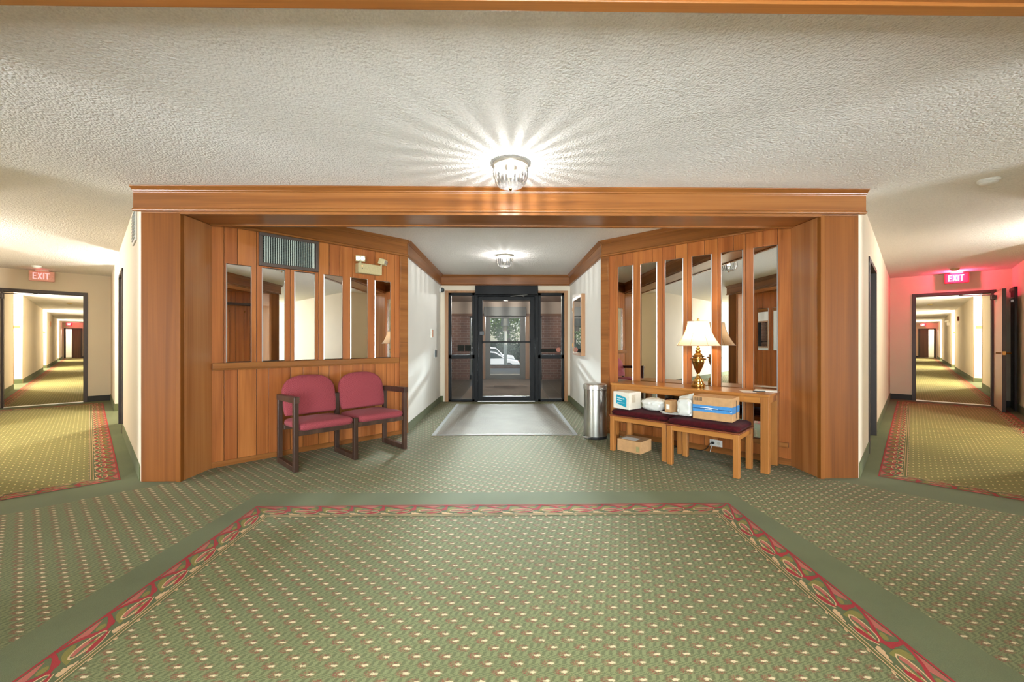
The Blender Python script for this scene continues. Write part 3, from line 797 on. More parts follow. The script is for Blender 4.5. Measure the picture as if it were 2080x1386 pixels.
    f = MB(); f.box(X(TE-.02), X(TE+.14), -q0, -q0-.09, 0, 2.06); f.box(X(TE-.02), X(TE+.14), -q1+.09, -q1, 0, 2.06); f.box(X(TE-.02), X(TE+.14), -q0, -q1, 2.0, 2.06)
    f.build('door_frame', FRAMEB, dr)
    f = MB(); f.box(X(TE+.05), X(TE+.09), -q0-.09, -q0-.52, .01, 2.0); f.build('door_leaf', DOORW, dr)
    bb = MB(); bb.box(X(TE-.01), X(TE), 0, -q0, 0, .11); struct(hall_obj(bb, 'baseboard_end_'+nm, RUBBER, sg))

g = MB(); g.box(-1.15, 1.15, -1.6, .95, .001, .009); tag(g.build('door_mat', plain('pale_bounce_mat', lin(226, 222, 212), .9)), 'pale mat added behind the viewer to bounce light up at the ceiling', 'mat')  # unseen reflector mat, added to throw rear light up onto the ceiling
# ---- south halls, seen only in the mirrors
for sg, nm in ((-1, 'left'), (1, 'right')):
    y0 = 2*YM-YP
    org = (sg*A, y0, 0); rz = -R45 if sg > 0 else R45
    w = MB(); w.box(0, sg*6, 0, -.12, 0, H); w.box(sg*6, sg*6.1, -.1, .1, 0, H); w.box(sg*6, sg*6.1, HW-.1, HW+.1, 0, H); w.box(sg*6, sg*6.1, .1, HW-.1, 2.14, H)
    wd = emptyS('fill_window_2' if sg < 0 else 'fill_window_3', org, rz); f = MB()  # unseen end window, added so fill light can enter the hall
    for yy in (.1, HW/2-.03, HW-.16): f.box(sg*6.0, sg*6.1, yy, yy+.06, 0, 2.14)
    f.box(sg*6.0, sg*6.1, .1, HW-.1, 0, .08); f.box(sg*6.0, sg*6.1, .1, HW-.1, 2.08, 2.14); f.build('window_frame', BLACKAL, wd)
    g = MB(); g.box(sg*6.04, sg*6.05, .12, HW-.12, .08, 2.08); g.build('pane', CLEAR, wd)
    lp_ = frame_point(org, rz, sg*6.3, HW/2, 1.1); light('AREA', 'rear_hall_area_fill', lp_, 780, (.9, .95, 1), 1.4, (PI/2, 0, rz+sg*PI/2), 2.0)  # added fill light outside the end window
    struct(w.build('south_wall_'+nm, CREAM, None, org, rz))
    w = MB(); w.box(sg*.06, sg*6, HW, HW+.1, 0, H); struct(w.build('south_wall_outer_'+nm, CREAM, None, org, rz))
    bb = MB(); bb.box(sg*.04, sg*6, 0, .008, 0, .12); bb.box(sg*.1, sg*6, HW-.008, HW, 0, .12); struct(bb.build('baseboard_south_'+nm, CGREEN, None, org, rz))
    # south panel walls
    yj = 2*YM-YJ
    p = MB()
    # local frame: origin at jamb back corner, x towards the passage, room at +y (left) / mirrored
    org2 = (sg*B, yj, 0); rz2 = (PI+R45) if sg > 0 else -R45
    yy = -1 if sg > 0 else 1     # direction of the room in local y
    for i in range(len(LEDGE)-1): p.box(LEDGE[i]+.002, LEDGE[i+1]-.002, 0, -.02*yy, 0, 2.25, 0, T1[(i*3) % 15])
    p.box(0, PL, -.014*yy, -.12*yy, 0, 2.25, 1)
    cm = MB(); crown(cm, 0, PL, 0, -yy); 
    struct(p.build('panel_wall_south_'+nm, [PLANK, GROOVE], None, org2, rz2))
    struct(cm.build('trim_10' if sg < 0 else 'trim_11', OAKX, None, org2, rz2))
    if sg > 0:
        c = empty('coat_rack', 'dark coat shelf with hooks on the rear panelling, seen in the first mirror', 'coat rack', org2, rz2)
        g = MB(); g.box(.1, 1.8, 0, yy*.28, 1.93, 1.97); g.build('shelf', FRAMEB, c)
        for k in range(6):
            g = MB(); x = .2+k*.28; g.tube([(x, yy*.002, 1.8), (x, yy*.04, 1.79), (x, yy*.05, 1.82)], .006); g.build('hook', BRASS, c)
        g = MB(); g.box(.5, .66, yy*.001, yy*.006, 1.45, 1.49); tag(g.build('wall_plaque', BRASS, None, org2, rz2), 'small yellow plaque on the rear panelling, seen in the first mirror', 'plaque')
    else:
        for i in range(6):
            s = .11+i*.2967
            # org2 rz2 for the left: room at +y so flip by turning half round
            m_ = Matrix.Translation(Vector(org2)) @ Matrix.Rotation(rz2, 4, 'Z')
            pt = m_ @ Vector((s+.208, 0, 0))
            mirror_strip((pt.x, pt.y, 0), rz2+PI, 0, .208, .963, 1.893, 'mirror strip on the rear panelling, seen only inside the mirrors behind the lamp', 'rear mirror strips')
    w = MB(); w.box(sg*XC, sg*(XC+.1), 2*YM-YC, -1.7, 0, H); struct(w.build('south_passage_wall_'+nm, CREAM))
w = MB(); w.box(-1.4, -1.15, -1.8, -1.7, 0, H); w.box(1.15, 1.4, -1.8, -1.7, 0, H); w.box(-1.15, 1.15, -1.8, -1.7, 2.12, H); w.box(-1.15, 1.15, -1.8, -1.7, 0, .08); struct(w.build('south_end_wall', CREAM))
wd = emptyS('fill_window_1', (0, -1.75, 0)); f = MB()  # unseen glazing, added to let fill light into the lobby
for x in (-1.15, -.4, .34, 1.09): f.box(x, x+.06, -.05, .05, .08, 2.12)
f.box(-1.15, 1.15, -.05, .05, .08, .14); f.box(-1.15, 1.15, -.05, .05, 2.06, 2.12); f.build('window_frame', BLACKAL, wd, bevel=.003)
g = MB(); pane(g, -1.1, 1.1, 0, .14, 2.06); g.build('pane', CLEAR, wd)
fa = MB(); fa.box(-.06, .06, 0, .05, -.09, .09)
o = fa.build('fire_alarm', RED, None, (A+.25/S2, 2*YM-YP-.25/S2, 2.05), -R45, bevel=.01)
tag(o, 'red fire alarm beside the rear pillar, seen in the second mirror', 'fire alarm')

# ------------------------------------------------------------------ ceiling lights
def ceiling_light(x, y, label, H=H):
    e = empty('ceiling_light', label, 'ceiling light', (x, y, H), 0, 'cut glass ceiling lights')
    g = MB(); g.lathe([(.1, 0), (.126, -.002), (.128, -.014), (.122, -.024), (.105, -.026)], 48); g.build('base_ring', plain('satin_nickel', lin(214, 206, 190), .3, .6), e, smooth=40)
    g = MB(); n = 96
    prof = [(.118, -.026), (.124, -.045), (.124, -.075), (.119, -.105), (.108, -.135), (.09, -.158), (.062, -.172), (.03, -.178), (.012, -.179)]
    b = len(g.v)
    for r, z in prof:
        for i in range(n):
            rr = r*(1+.03*(1 if i % 4 in (0, 1) else -.35)); a = 2*PI*i/n
            g.v.append((rr*math.cos(a), rr*math.sin(a), z))
    for j in range(len(prof)-1):
        for i in range(n):
            g.f.append((b+j*n+i, b+j*n+(i+1) % n, b+(j+1)*n+(i+1) % n, b+(j+1)*n+i)); g.m.append(2 if j > 4 else 1 if i % 4 in (0, 3) else 0); g.t.append(.5)
    g.build('glass_shade', [CUTA, CUTB, CUTC], e)
    g = MB(); g.lathe([(.014, -.028), (.014, -.045), (.018, -.055), (.024, -.07), (.021, -.085), (.01, -.093), (0, -.095)], 20); bo = g.build('bulb', BULB, e, smooth=60)
    bo.visible_shadow = True
    g = MB(); g.lathe([(.006, -.178), (.012, -.182), (.009, -.19), (0, -.196)], 12); g.build('finial', BRASSD, e, smooth=60)
    return e
ceiling_light(.05, 2.96, 'cut glass ceiling light glowing in front of the wide oak beam')
ceiling_light(-.007, 6.115, 'smaller looking cut glass ceiling light inside the entry passage')
ceiling_light(0, -1.1, 'cut glass ceiling light added behind the viewer as fill, over the rear alcove')  # unseen fixture, added for fill from the viewer's side

# ------------------------------------------------------------------ burgundy two seat bench
bench = empty('two_seat_bench', 'burgundy upholstered two seat bench with dark wooden arms against the panelled wall', 'bench', frame_point(LPO, LPR, .478, -.69), LPR)
for x, arm in ((0, 1), (.547, 0), (1.095, 1)):
    g = MB(); w_ = .042
    g.box(x, x+w_, 0, .045, 0, .62 if arm else .41, 0, .5); g.box(x, x+w_, .435, .475, 0, .62, 0, .4)
    g.box(x, x+w_, .045, .435, 0, .05, 0, .3)
    if arm: g.prism([(-.006, .612), (.48, .6), (.48, .652), (-.006, .668)], x-.002, x+w_+.004, 'x', 0, .6)
    g.build('arm_frame' if arm else 'middle_frame', DARKW, bench, bevel=.004)
g = MB(); g.box(.042, .547, .012, .04, .315, .362); g.box(.589, 1.095, .012, .04, .315, .362); g.box(.042, 1.095, .40, .425, .315, .362); g.build('seat_rail', DARKW, bench, bevel=.003)
g = MB(); g.box(.042, 1.095, .44, .468, .52, .57); g.build('back_rail', DARKW, bench, bevel=.003)
for k in range(2):
    x0 = .05+k*.547; x1 = x0+.49
    g = MB()
    rr = .045; ol = []
    for cx, cy, a0 in ((x1-rr, .42, 0), (x0+rr, .42, PI/2), (x0+rr, .0+.02, PI), (x1-rr, .0+.02, 1.5*PI)):
        for j in range(6): a = a0+j*PI/10; ol.append((cx+rr*math.cos(a), cy+rr*math.sin(a)*.9))
    # subdivide the straight edges so the rim curves smoothly
    M = Matrix.Translation((0, 0, .358)) @ Matrix.Rotation(-.03, 4, 'X')
    g.pad(ol, .068, .03, .03, M); g.build('seat_cushion', FABRIC, bench, smooth=50)
    g = MB(); xm = (x0+x1)/2; hw = .258; ol = []
    for j in range(25):
        a = PI*j/24; ol.append((xm+hw*.985*math.copysign(abs(math.cos(a))**.72, math.cos(a)), .215+.178*math.sin(a)**.9))
    ol += [(xm-hw*.985, .12), (xm-hw*.95, .02), (xm-hw*.9, 0), (xm+hw*.9, 0), (xm+hw*.95, .02), (xm+hw*.985, .12)]
    # local pad axes: x along, y up, z toward the front
    M = Matrix.Translation((0, .44, .435)) @ Matrix.Rotation(math.radians(90-14), 4, 'X')
    g.pad(ol, .055, .02, .022, M); g.build('backrest', FABRIC, bench, smooth=50)

# ------------------------------------------------------------------ air grille, emergency light
gr = empty('air_grille', 'large dark framed return air grille high on the panelling above the mirror strips', 'air grille', frame_point(LPO, LPR, .6575, 0, 1.905), LPR)
g = MB(); w_, h_ = .28, .328; i_ = .03
for b in ((-w_, w_, 0, i_+.005), (-w_, w_, h_-i_, h_), (-w_, -w_+i_, i_, h_-i_), (w_-i_, w_, i_, h_-i_)): g.box(b[0], b[1], -.036, -.001, b[2], b[3])
g.build('frame', plain('brown_grey_metal', lin(84, 70, 62), .45), gr, bevel=.004)
g = MB(); g.box(-w_+i_, w_-i_, -.004, -.001, i_, h_-i_); g.build('duct_back', RUBBER, gr)
g = MB()
for k in range(24): x = -w_+i_+.02+k*.0202; g.box(x-.0028, x+.0028, -.03, -.018, i_+.005, h_-i_)
g.box(w_-i_-.028, w_-i_-.012, -.03, -.02, i_+.005, h_-i_)
g.build('louvre_grid', plain('pale_green_metal', lin(206, 214, 202), .5), gr)
g = MB()
for k in range(15): z = i_+.02+k*.0165; g.box(-w_+i_, w_-i_, -.014, -.009, z-.002, z+.002)
g.build('cross_bar_grid', plain('dark_green_metal', lin(84, 100, 90), .6), gr)
em = empty('emergency_light', 'beige twin head emergency light box high on the left panelling', 'emergency light', frame_point(LPO, LPR, 1.50, 0, 1.945), LPR)
g = MB(); g.box(-.145, .145, -.085, -.001, 0, .115); g.build('housing', PLASTB, em, bevel=.006)
g = MB(); g.lathe([(.006, 0), (.006, .003)], 10); o = g.build('indicator_lamp', LEDR, em, (-.1, -.085, .082)); o.rotation_euler = (PI/2, 0, 0)
g = MB(); g.lathe([(.006, 0), (.006, .003)], 10); o = g.build('test_button', PLASTK, em, (-.1, -.085, .055)); o.rotation_euler = (PI/2, 0, 0)
for hx, rz_, tl in ((-.12, -.45, .1), (.14, .75, .25)):
    g = MB(); g.box(-.052, .052, -.045, .03, -.0, .066); g.tube([(0, 0, -.03), (0, 0, .01)], .012)
    hd = g.build('lamp_head', PLASTB, em, (hx, -.082, .128), rz_, bevel=.008); hd.rotation_euler = (tl, 0, rz_)
    g = MB()
    for k in (-.025, .025): g.prism([(k+.022*math.cos(2*PI*i/14), .033+.022*math.sin(2*PI*i/14)) for i in range(14)], -.049, -.044, 'y')
    g.build('lens', plain('lens_silver', lin(214, 220, 214), .15, .6), hd)

# ------------------------------------------------------------------ console table and what stands on it
def rp(s, off, z=0): return frame_point(RPO, RPR, PL-s, -off, z)
tb = empty('console_table', 'long oak console table standing against the mirrored panel wall', 'console table', rp(.862, .245), RPR+.012)
TX, TY = .778, .208
g = MB(); g.box(-TX, TX, -TY, TY, .67, .695, 0, .6); g.build('tabletop', TABLEW, tb, bevel=.004)
g = MB(); g.box(-TX+.06, TX-.06, -TY+.012, -TY+.032, .612, .67, 0, .5); g.box(-TX+.06, TX-.06, TY-.032, TY-.012, .612, .67); g.box(-TX+.012, -TX+.032, -TY+.06, TY-.06, .612, .67); g.box(TX-.032, TX-.012, -TY+.06, TY-.06, .612, .67)
g.build('apron', TABLEW, tb, bevel=.002)
g = MB(); g.box(TX-.2, TX-.075, -TY+.004, -TY+.012, .618, .664, 0, .7); g.build('drawer_front', TABLEW, tb, bevel=.002)
for sx in (-1, 1):
    for sy in (-1, 1):
        g = MB(); g.box(sx*(TX-.006), sx*(TX-.072), sy*(TY-.006), sy*(TY-.07), 0, .67, 0, .5); g.build('leg', TABLEZ, tb, bevel=.004)

lp = empty('table_lamp', 'brass urn table lamp with a pale flared panel shade on the oak console', 'table lamp', rp(.754, .248, .695), RPR)
g = MB(); g.lathe([(.0, 0), (.064, 0), (.066, .006), (.066, .03), (.06, .036), (.055, .04), (.055, .06), (.045, .066), (.042, .085), (.03, .092), (.022, .105), (.016, .118), (.012, .135), (.013, .14)], 40); g.build('pedestal', BRASS, lp, smooth=35)
g = MB(); g.lathe([(.013, .138), (.018, .15), (.032, .18), (.046, .215), (.057, .25), (.062, .27), (.06, .276), (.06, .28), (.075, .284), (.077, .29), (.07, .296), (.05, .3), (.05, .308), (.06, .312), (.056, .32), (.04, .326)], 40); g.build('urn', BRASSD, lp, smooth=35)
g = MB(); g.lathe([(.04, .325), (.038, .335), (.03, .345), (.02, .352), (.024, .362), (.03, .368), (.02, .376), (.014, .385), (.018, .395), (.02, .4), (.012, .406), (.009, .43), (.009, .5), (.004, .505), (.004, .665)], 32); g.build('neck', BRASS, lp, smooth=35)
g = MB(); n = 48; prof = []
for j in range(13):
    k = j/12; prof.append((.212-.107*(1-(1-k)**1.75), .425+.245*k))
def shade_ring(off):
    vs = []
    for r, z in prof:
        for i in range(n):
            a = 2*PI*i/n; sc = 1-.035*abs(math.sin(a*4)); vs.append(((r+off)*sc*math.cos(a), (r+off)*sc*math.sin(a), z))
    return vs
vs = shade_ring(0); k = len(prof)
g.add(vs, [(j*n+i, j*n+(i+1) % n, (j+1)*n+(i+1) % n, (j+1)*n+i) for j in range(k-1) for i in range(n)])
sh = g.build('lamp_shade', SHADE, lp, smooth=60)
g = MB()
for q in range(8):
    a = 2*PI*q/8; g.tube([((r+.001)*math.cos(a), (r+.001)*math.sin(a), z) for r, z in prof], .0022, 6)
for j in (0, k-1):
    r, z = prof[j]; g.tube([((r+.001)*(1-.035*abs(math.sin(4*2*PI*i/96)))*math.cos(2*PI*i/96), (r+.001)*(1-.035*abs(math.sin(4*2*PI*i/96)))*math.sin(2*PI*i/96), z) for i in range(97)], .003, 6)
g.build('piping', plain('shade_piping', lin(196, 166, 132), .7), sh)
g = MB(); g.lathe([(.004, .665), (.012, .668), (.014, .68), (.01, .69), (.012, .695), (0, .703)], 20); g.build('finial', BRASS, lp, smooth=50)
g = MB(); g.lathe([(.012, .43), (.018, .45), (.03, .49), (.026, .52), (0, .535)], 16); g.build('bulb', emis('warm_bulb', (1, .78, .5, 1), 12), lp, smooth=60)

g = MB(); g.box(-.055, .055, -.075, .075, 0, .002); pc = tag(g.build('paper_card', WHITEP, None, rp(.29, .3, .696), RPR+.5), 'small white paper card lying on the console near its pillar end', 'paper')
g = MB(); g.box(-.09, .09, -.06, .06, 0, .012); g2 = tag(g.build('notepad', WHITEP, None, rp(.17, .17, .696), RPR+.2, bevel=.002), 'white notepad lying at the back corner of the console beside the mirror', 'notepad')
g = MB(); g.tube([(-.05, 0, .006), (.05, .01, .006)], .005); tag(g.build('pen', PLASTK, None, rp(.2, .28, .696), RPR+.3), 'short black pen beside the white paper card on the console', 'pen')

# ------------------------------------------------------------------ velvet stools
def stool(loc, rz, label, W, D):
    e = empty('velvet_stool', label, 'stool', loc, rz, 'maroon velvet stools')
    for sx in (-1, 1):
        for sy in (-1, 1):
            g = MB(); g.box(sx*W, sx*(W-.05), sy*D, sy*(D-.05), 0, .37, 0, .5); g.build('leg', TABLEZ, e, bevel=.006)
    g = MB(); g.box(-W+.05, W-.05, -D+.005, -D+.025, .325, .37); g.box(-W+.05, W-.05, D-.025, D-.005, .325, .37); g.box(-W+.005, -W+.025, -D+.05, D-.05, .325, .37); g.box(W-.025, W-.005, -D+.05, D-.05, .325, .37)
    g.build('apron', TABLEW, e, bevel=.002)
    g = MB(); g.box(-W-.008, W+.008, -D-.008, D+.008, .37, .386); g.build('seat_lip', wood('red_oak_lip', lin(96, 46, 26), lin(128, 68, 42), lin(150, 88, 58), 'x'), e, bevel=.007, seg=3)
    g = MB(); rr = .05; ol = []
    def edge(p, q, k=8): return [(p[0]+(q[0]-p[0])*i/k, p[1]+(q[1]-p[1])*i/k) for i in range(k)]
    cs = []
    for cx, cy, a0 in ((W-rr, D-rr, 0), (-W+rr, D-rr, PI/2), (-W+rr, -D+rr, PI), (W-rr, -D+rr, 1.5*PI)):
        cs.append([(cx+rr*math.cos(a0+j*PI/10), cy+rr*math.sin(a0+j*PI/10)) for j in range(6)])
    for q in range(4): ol += cs[q]+edge(cs[q][-1], cs[(q+1) % 4][0])[1:]
    g.pad(ol, .052, .016, .028, Matrix.Translation((0, 0, .385))); g.build('cushion', VELVET, e, smooth=60)
    return e
stool(rp(.548, .545), RPR, 'maroon velvet stool in front, carrying the blue taped carton', .312, .21)
stool(rp(1.195, .49), RPR, 'maroon velvet stool beside the trash can, carrying the white box', .308, .21)

# ------------------------------------------------------------------ parcels
ZC = .457
def carton(name, label, cat, loc, rz, w, d, h, mat):
    e = empty(name, label, cat, loc, rz)
    g = MB(); g.box(-w/2, w/2, -d/2, d/2, 0, h); g.build('carton', mat, e, bevel=.003)
    g = MB(); g.box(-w/2+.002, w/2-.002, -.0008, .0008, h-.001, h+.0008); g.build('flap_seam', INK if mat is CARD else plain('grey_seam', lin(170, 164, 152), .7), e)
    return e
e = carton('parcel', 'brown cardboard parcel wrapped with wide blue tape on the stool', 'parcel', rp(.477, .578, ZC), RPR+.035, .33, .235, .205, CARD)
w, d, h = .33, .235, .205
g = MB(); g.box(-w/2-.001, w/2+.001, -d/2-.001, d/2+.001, .07, .13); tp = g.build('tape', BLUET, e)
g = MB(); g.box(-w/2, w/2-.01, -d/2-.002, -d/2-.001, .096, .102); g.build('tape_line', NAVY, tp)
g = MB()
for q in ribbon([(-.1, .107), (-.05, .11), (0, .107), (.05, .102)], [.0015, .003, .003, .001]): g.prism(q, -d/2-.0022, -d/2-.0018, 'y')
g.build('tape_mark', WHITEP, tp); g = MB()
for q in ribbon([(-.06, .092), (-.03, .096), (.0, .094)], .002): g.prism(q, -d/2-.0022, -d/2-.0018, 'y')
g.build('tape_mark', WHITEP, tp); g = MB()
for q in ribbon([(w/2-.02, .092), (w/2-.008, .088), (w/2+.0, .093)], .002): g.prism(q, -d/2-.0022, -d/2-.0018, 'y')
g.build('tape_mark', WHITEP, tp)
g = MB(); g.box(w/2+.001, w/2+.002, .0, .012, .02, .18); g.build('side_seam', INK, e)
g = MB()
for k in range(11): x = -w/2+.012+k*.0065; g.box(x, x+(.0035 if k % 3 else .0015), -d/2-.0012, -d/2, .168, .198)
g.box(-w/2+.01, -w/2+.082, -d/2-.0012, -d/2, .166, .1675); g.build('barcode', INK, e)
e = carton('parcel', 'white cardboard box with a teal printed label on the stool', 'parcel', rp(1.36, .59, ZC), RPR-.15, .205, .2, .175, CARDW)
w, d = .205, .2
g = MB(); P = [(-.065, .035+.018), (-.06, .145), (.045, .127), (.068, .108), (.066, .02)]
g.prism(P, -d/2-.0012, -d/2+.001, 'y'); lb = g.build('teal_label', TEAL, e)
g = MB()
for row, (z0, n_, hh) in enumerate(((.104, 11, .012), (.082, 8, .011))):
    for k in range(n_):
        x = -.05+k*.0085; zz = z0-.011*(k*.0085/.1)+.004
        g.box(x, x+.0055, -d/2-.0022, -d/2-.0012, zz, zz+hh*(1 if k in (0, 4, 9) else .7))
g.box(-.05, .045, -d/2-.0022, -d/2-.0012, .061, .0635); g.build('label_lettering', WHITEP, lb)
g = MB(); g.box(w/2-.001, w/2+.0012, -.06, .0, .07, .15); g.build('side_label', plain('faint_label', lin(208, 196, 176), .6), e)
e = carton('parcel', 'low brown cardboard box on the carpet under the stool', 'parcel', rp(1.315, .52, .0035), RPR+.0, .27, .24, .125, CARD)
g = MB(); g.box(-.10, .06, -.09, .02, .1245, .1262); g.build('address_label', WHITEP, e)
g = MB(); g.box(.085, .12, -.126, -.1248, .02, .075); g.build('small_label', plain('olive_label', lin(150, 140, 92), .6), e)
e = carton('parcel', 'small upright brown box with a white sticker between the plastic mailers', 'parcel', rp(.872, .63, .478), RPR-.1, .07, .11, .115, CARD)
g = MB(); g.box(-.016, .016, -.056, -.0545, .03, .078); g.build('address_label', WHITEP, e)

from mathutils import noise as mnoise
def blob(name, label, loc, rz, rx, ry, h, seed, box=.7):
    nu, nv = 64, 40; m = MB(); pts = []
    for j in range(nv+1):
        th = PI*j/nv
        for i in range(nu):
            a = 2*PI*i/nu
            ca, sa = math.copysign(abs(math.cos(a))**box, math.cos(a)), math.copysign(abs(math.sin(a))**box, math.sin(a))
            st = max(0, math.sin(th))**(box*.75); z = math.copysign(abs(math.cos(th))**(box+.1), -math.cos(th))
            p = Vector((ca*st*rx, sa*st*ry, z*h/2))
            q = p*17+Vector((seed*3.1, seed, 0))
            d = (1-abs(mnoise.noise(q))*2.6)*.6+(1-abs(mnoise.noise(q*2.3))*2.4)*.35
            k = 1-.13*d*st
            pts.append((p.x*k, p.y*k, h/2+p.z*(1-.07*d*(z > 0))))
    m.add(pts, [(j*nu+i, j*nu+(i+1) % nu, (j+1)*nu+(i+1) % nu, (j+1)*nu+i) for j in range(nv) for i in range(nu)])
    e = empty(name, label, 'mailer', loc, rz)
    m.build('bag', POLY, e, smooth=28)
    return e
blob('plastic_mailer', 'rounded white plastic mailer slumped beside the white box on the stool', rp(1.085, .53, ZC), RPR, .118, .1, .125, 3)
e = blob('plastic_mailer', 'upright white plastic mailer with a raised flap next to the taped carton', rp(.733, .6, ZC), RPR, .076, .075, .165, 11, .42)
g = MB(); nf = 10
for i in range(nf+1):
    k = i/nf
    g.v += [(-.075+.13*k, -.0+.01*math.sin(k*7), .15), (-.075+.14*k, .015+.012*math.sin(k*5), .172+.045*k)]
for i in range(nf): g.f.append((2*i, 2*i+2, 2*i+3, 2*i+1)); g.m.append(0); g.t.append(.5)
g.build('flap', POLY, e, solid=.002, smooth=60)
g = MB(); pts = [(-.235, -.045), (-.2, -.085), (-.13, -.1), (-.07, -.085), (-.05, -.05), (-.08, .0), (-.15, .02)]
n_ = len(pts)
g.add([(x, y, .006) for x, y in pts]+[(x*1.03+.004, y*1.12-.004, .018) for x, y in pts], [tuple(range(n_))]+[(i, (i+1) % n_, n_+(i+1) % n_, n_+i) for i in range(n_)])
g.build('lower_flap', POLY, e, solid=.003)

# ------------------------------------------------------------------ trash can
tc_ = empty('trash_can', 'round brushed steel pedal trash can beside the console table', 'trash can', (1.095, 4.965, 0), 0)
g = MB(); g.lathe([(.0, .03), (.137, .03), (.137, .585), (0, .585)], 64); g.build('body', STEEL, tc_, smooth=40)
g = MB(); g.lathe([(.0, 0), (.138, 0), (.14, .006), (.139, .032), (0, .032)], 48); g.build('base', PLASTK, tc_, smooth=40)
g = MB(); g.lathe([(.139, .587), (.142, .59), (.142, .63), (.138, .645), (.125, .652), (.06, .655), (0, .655)], 64); g.build('lid', plain('satin_lid', lin(196, 194, 186), .3, .9), tc_, smooth=30)
g = MB(); g.prism([(-.045, -.2), (.045, -.2), (.05, -.135), (-.05, -.135)], .022, .034, 'z'); o = g.build('pedal', ALU, tc_, rz=-.85, bevel=.006)

# ------------------------------------------------------------------ outlet and cord
e = empty('wall_outlet', 'white duplex outlet low on the panelling under the console', 'outlet', rp(.662, 0, .064), RPR)
g = MB(); g.box(-.0625, .0625, -.006, -.0005, 0, .07); g.build('cover_plate', PLASTW, e, bevel=.002)
for k in (-.026, .026):
    g = MB(); g.prism([(k+.016*math.cos(2*PI*i/16), .035+.016*math.sin(2*PI*i/16)) for i in range(16)], -.0085, -.006, 'y'); g.build('socket', plain('ivory_socket', lin(206, 200, 184), .4), e)
e = empty('power_cord', 'black plug and cord running from the outlet along the carpet', 'power cord', rp(.662, 0, 0), RPR)
g = MB(); g.box(-.04, -.012, -.034, -.0088, .088, .112); g.build('plug', PLASTK, e, bevel=.005)
g = MB(); g.tube([(-.028, -.032, .09), (-.033, -.05, .05), (-.04, -.06, .008)], .003, 6); g.build('white_lead', PLASTW, e)
g = MB(); g.tube([(-.04, -.05, .1), (-.07, -.06, .04), (-.12, -.07, .0075), (-.3, -.075, .0075), (-.44, -.07, .0075), (-.46, -.045, .05), (-.462, -.034, .2), (-.462, -.034, .6)], .004, 6); g.build('cord', PLASTK, e)

# ------------------------------------------------------------------ exit signs, detectors, small corridor fittings
def exit_sign(sg, t, w, label, lit, scale=1):
    o = hpt(sg, t, w, H)
    rz = -R45 if sg > 0 else R45          # faces back toward the lobby: local -y toward viewer
    e = empty('exit_sign', label, 'exit sign', o, rz, None)
    g = MB(); g.box(-.155, .155, -.022, .022, -.205, -.02); bd = g.build('sign_face', EXITFR if lit else EXITFW, e, bevel=.012)
    g = MB(); g.box(-.08, .08, -.03, .03, -.022, -.001); g.build('canopy', PLASTW, e, bevel=.004)
    g = MB(); hh = .11; z0 = -.165; y0, y1 = -.0245, -.0222
    def let(x, polys):
        for p in polys: g.prism([(x+a, z0+b) for a, b in p], y0, y1, 'y')
    bar = .013; W = .046
    let(-.108, [[(0, 0), (bar, 0), (bar, hh), (0, hh)], [(bar, 0), (W, 0), (W, bar), (bar, bar)], [(bar, hh-bar), (W, hh-bar), (W, hh), (bar, hh)], [(bar, hh/2-bar/2), (W*.85, hh/2-bar/2), (W*.85, hh/2+bar/2), (bar, hh/2+bar/2)]])
    let(-.052, [[(0, 0), (bar*1.2, 0), (.056, hh), (.056-bar*1.2, hh)], [(.056-bar*1.2, 0), (.056, 0), (bar*1.2, hh), (0, hh)]])
    let(.014, [[(0, 0), (bar*1.1, 0), (bar*1.1, hh), (0, hh)]])
    let(.036, [[(.0, hh-bar), (.056, hh-bar), (.056, hh), (0, hh)], [(.028-bar*.55, 0), (.028+bar*.55, 0), (.028+bar*.55, hh-bar), (.028-bar*.55, hh-bar)]])
    g.build('lettering', EXITL if lit else EXITD, bd)
    return e
exit_sign(-1, TD-.14, .888, 'pale ceiling hung EXIT sign over the hall door on the bench side', 0)
exit_sign(1, TD-.14, .91, 'glowing red ceiling hung EXIT sign over the hall door on the console side', 1)
exit_sign(-1, TE-.3, 1.25, 'tiny distant red EXIT sign at the end of the corridor on the bench side', 1)
exit_sign(1, TE-.3, .85, 'tiny distant red EXIT sign at the end of the corridor on the console side', 1)
def detector(loc, label, r=.065, mat=PLASTW):
    e = empty('smoke_detector', label, 'smoke detector', loc, 0)
    g = MB(); g.lathe([(r, 0), (r, -.012), (r*.92, -.02)], 32); g.build('mounting_plate', mat, e, smooth=40)
    g = MB(); g.lathe([(r*.85, -.0201), (r*.8, -.028), (r*.62, -.037), (r*.3, -.041), (0, -.042)], 32); g.build('cover', mat, e, smooth=50)
detector((3.83, 3.2, H), 'round white smoke detector on the open lobby ceiling')
detector(hpt(1, 6.05, .86, H), 'beige smoke detector on the hall ceiling in front of the glowing red EXIT sign', .06, PLASTB)
detector(hpt(-1, 6.05, .92, H), 'white smoke detector on the hall ceiling in front of the pale EXIT sign', .06)
detector(hpt(1, 15.6, .75, H), 'smoke detector on the corridor ceiling beyond the doorway with the metal leaf', .07, PLASTB)
detector(hpt(-1, 15.6, .75, H), 'smoke detector on the corridor ceiling beyond the doorway below the pale EXIT sign', .07, PLASTB)
cnt = {-1: ['first', 'second', 'third'], 1: ['first', 'second', 'third']}
for sg, side in ((-1, 'bench'), (1, 'console')):
    for (a0, a1), o_ in list(zip(ALC, cnt[sg]))[:2]:
        g = MB(); g.box(-.09, .09, -.006, 0, -.04, .04)
        p = hpt(sg, a1-.001, HW+.13, 1.56)
        o = g.build('room_sign', BRASS, None, p, -R45 if sg > 0 else R45, bevel=.002)
        tag(o, 'small brass room plate in the %s lit alcove of the corridor on the %s side' % (o_, side), 'room sign')
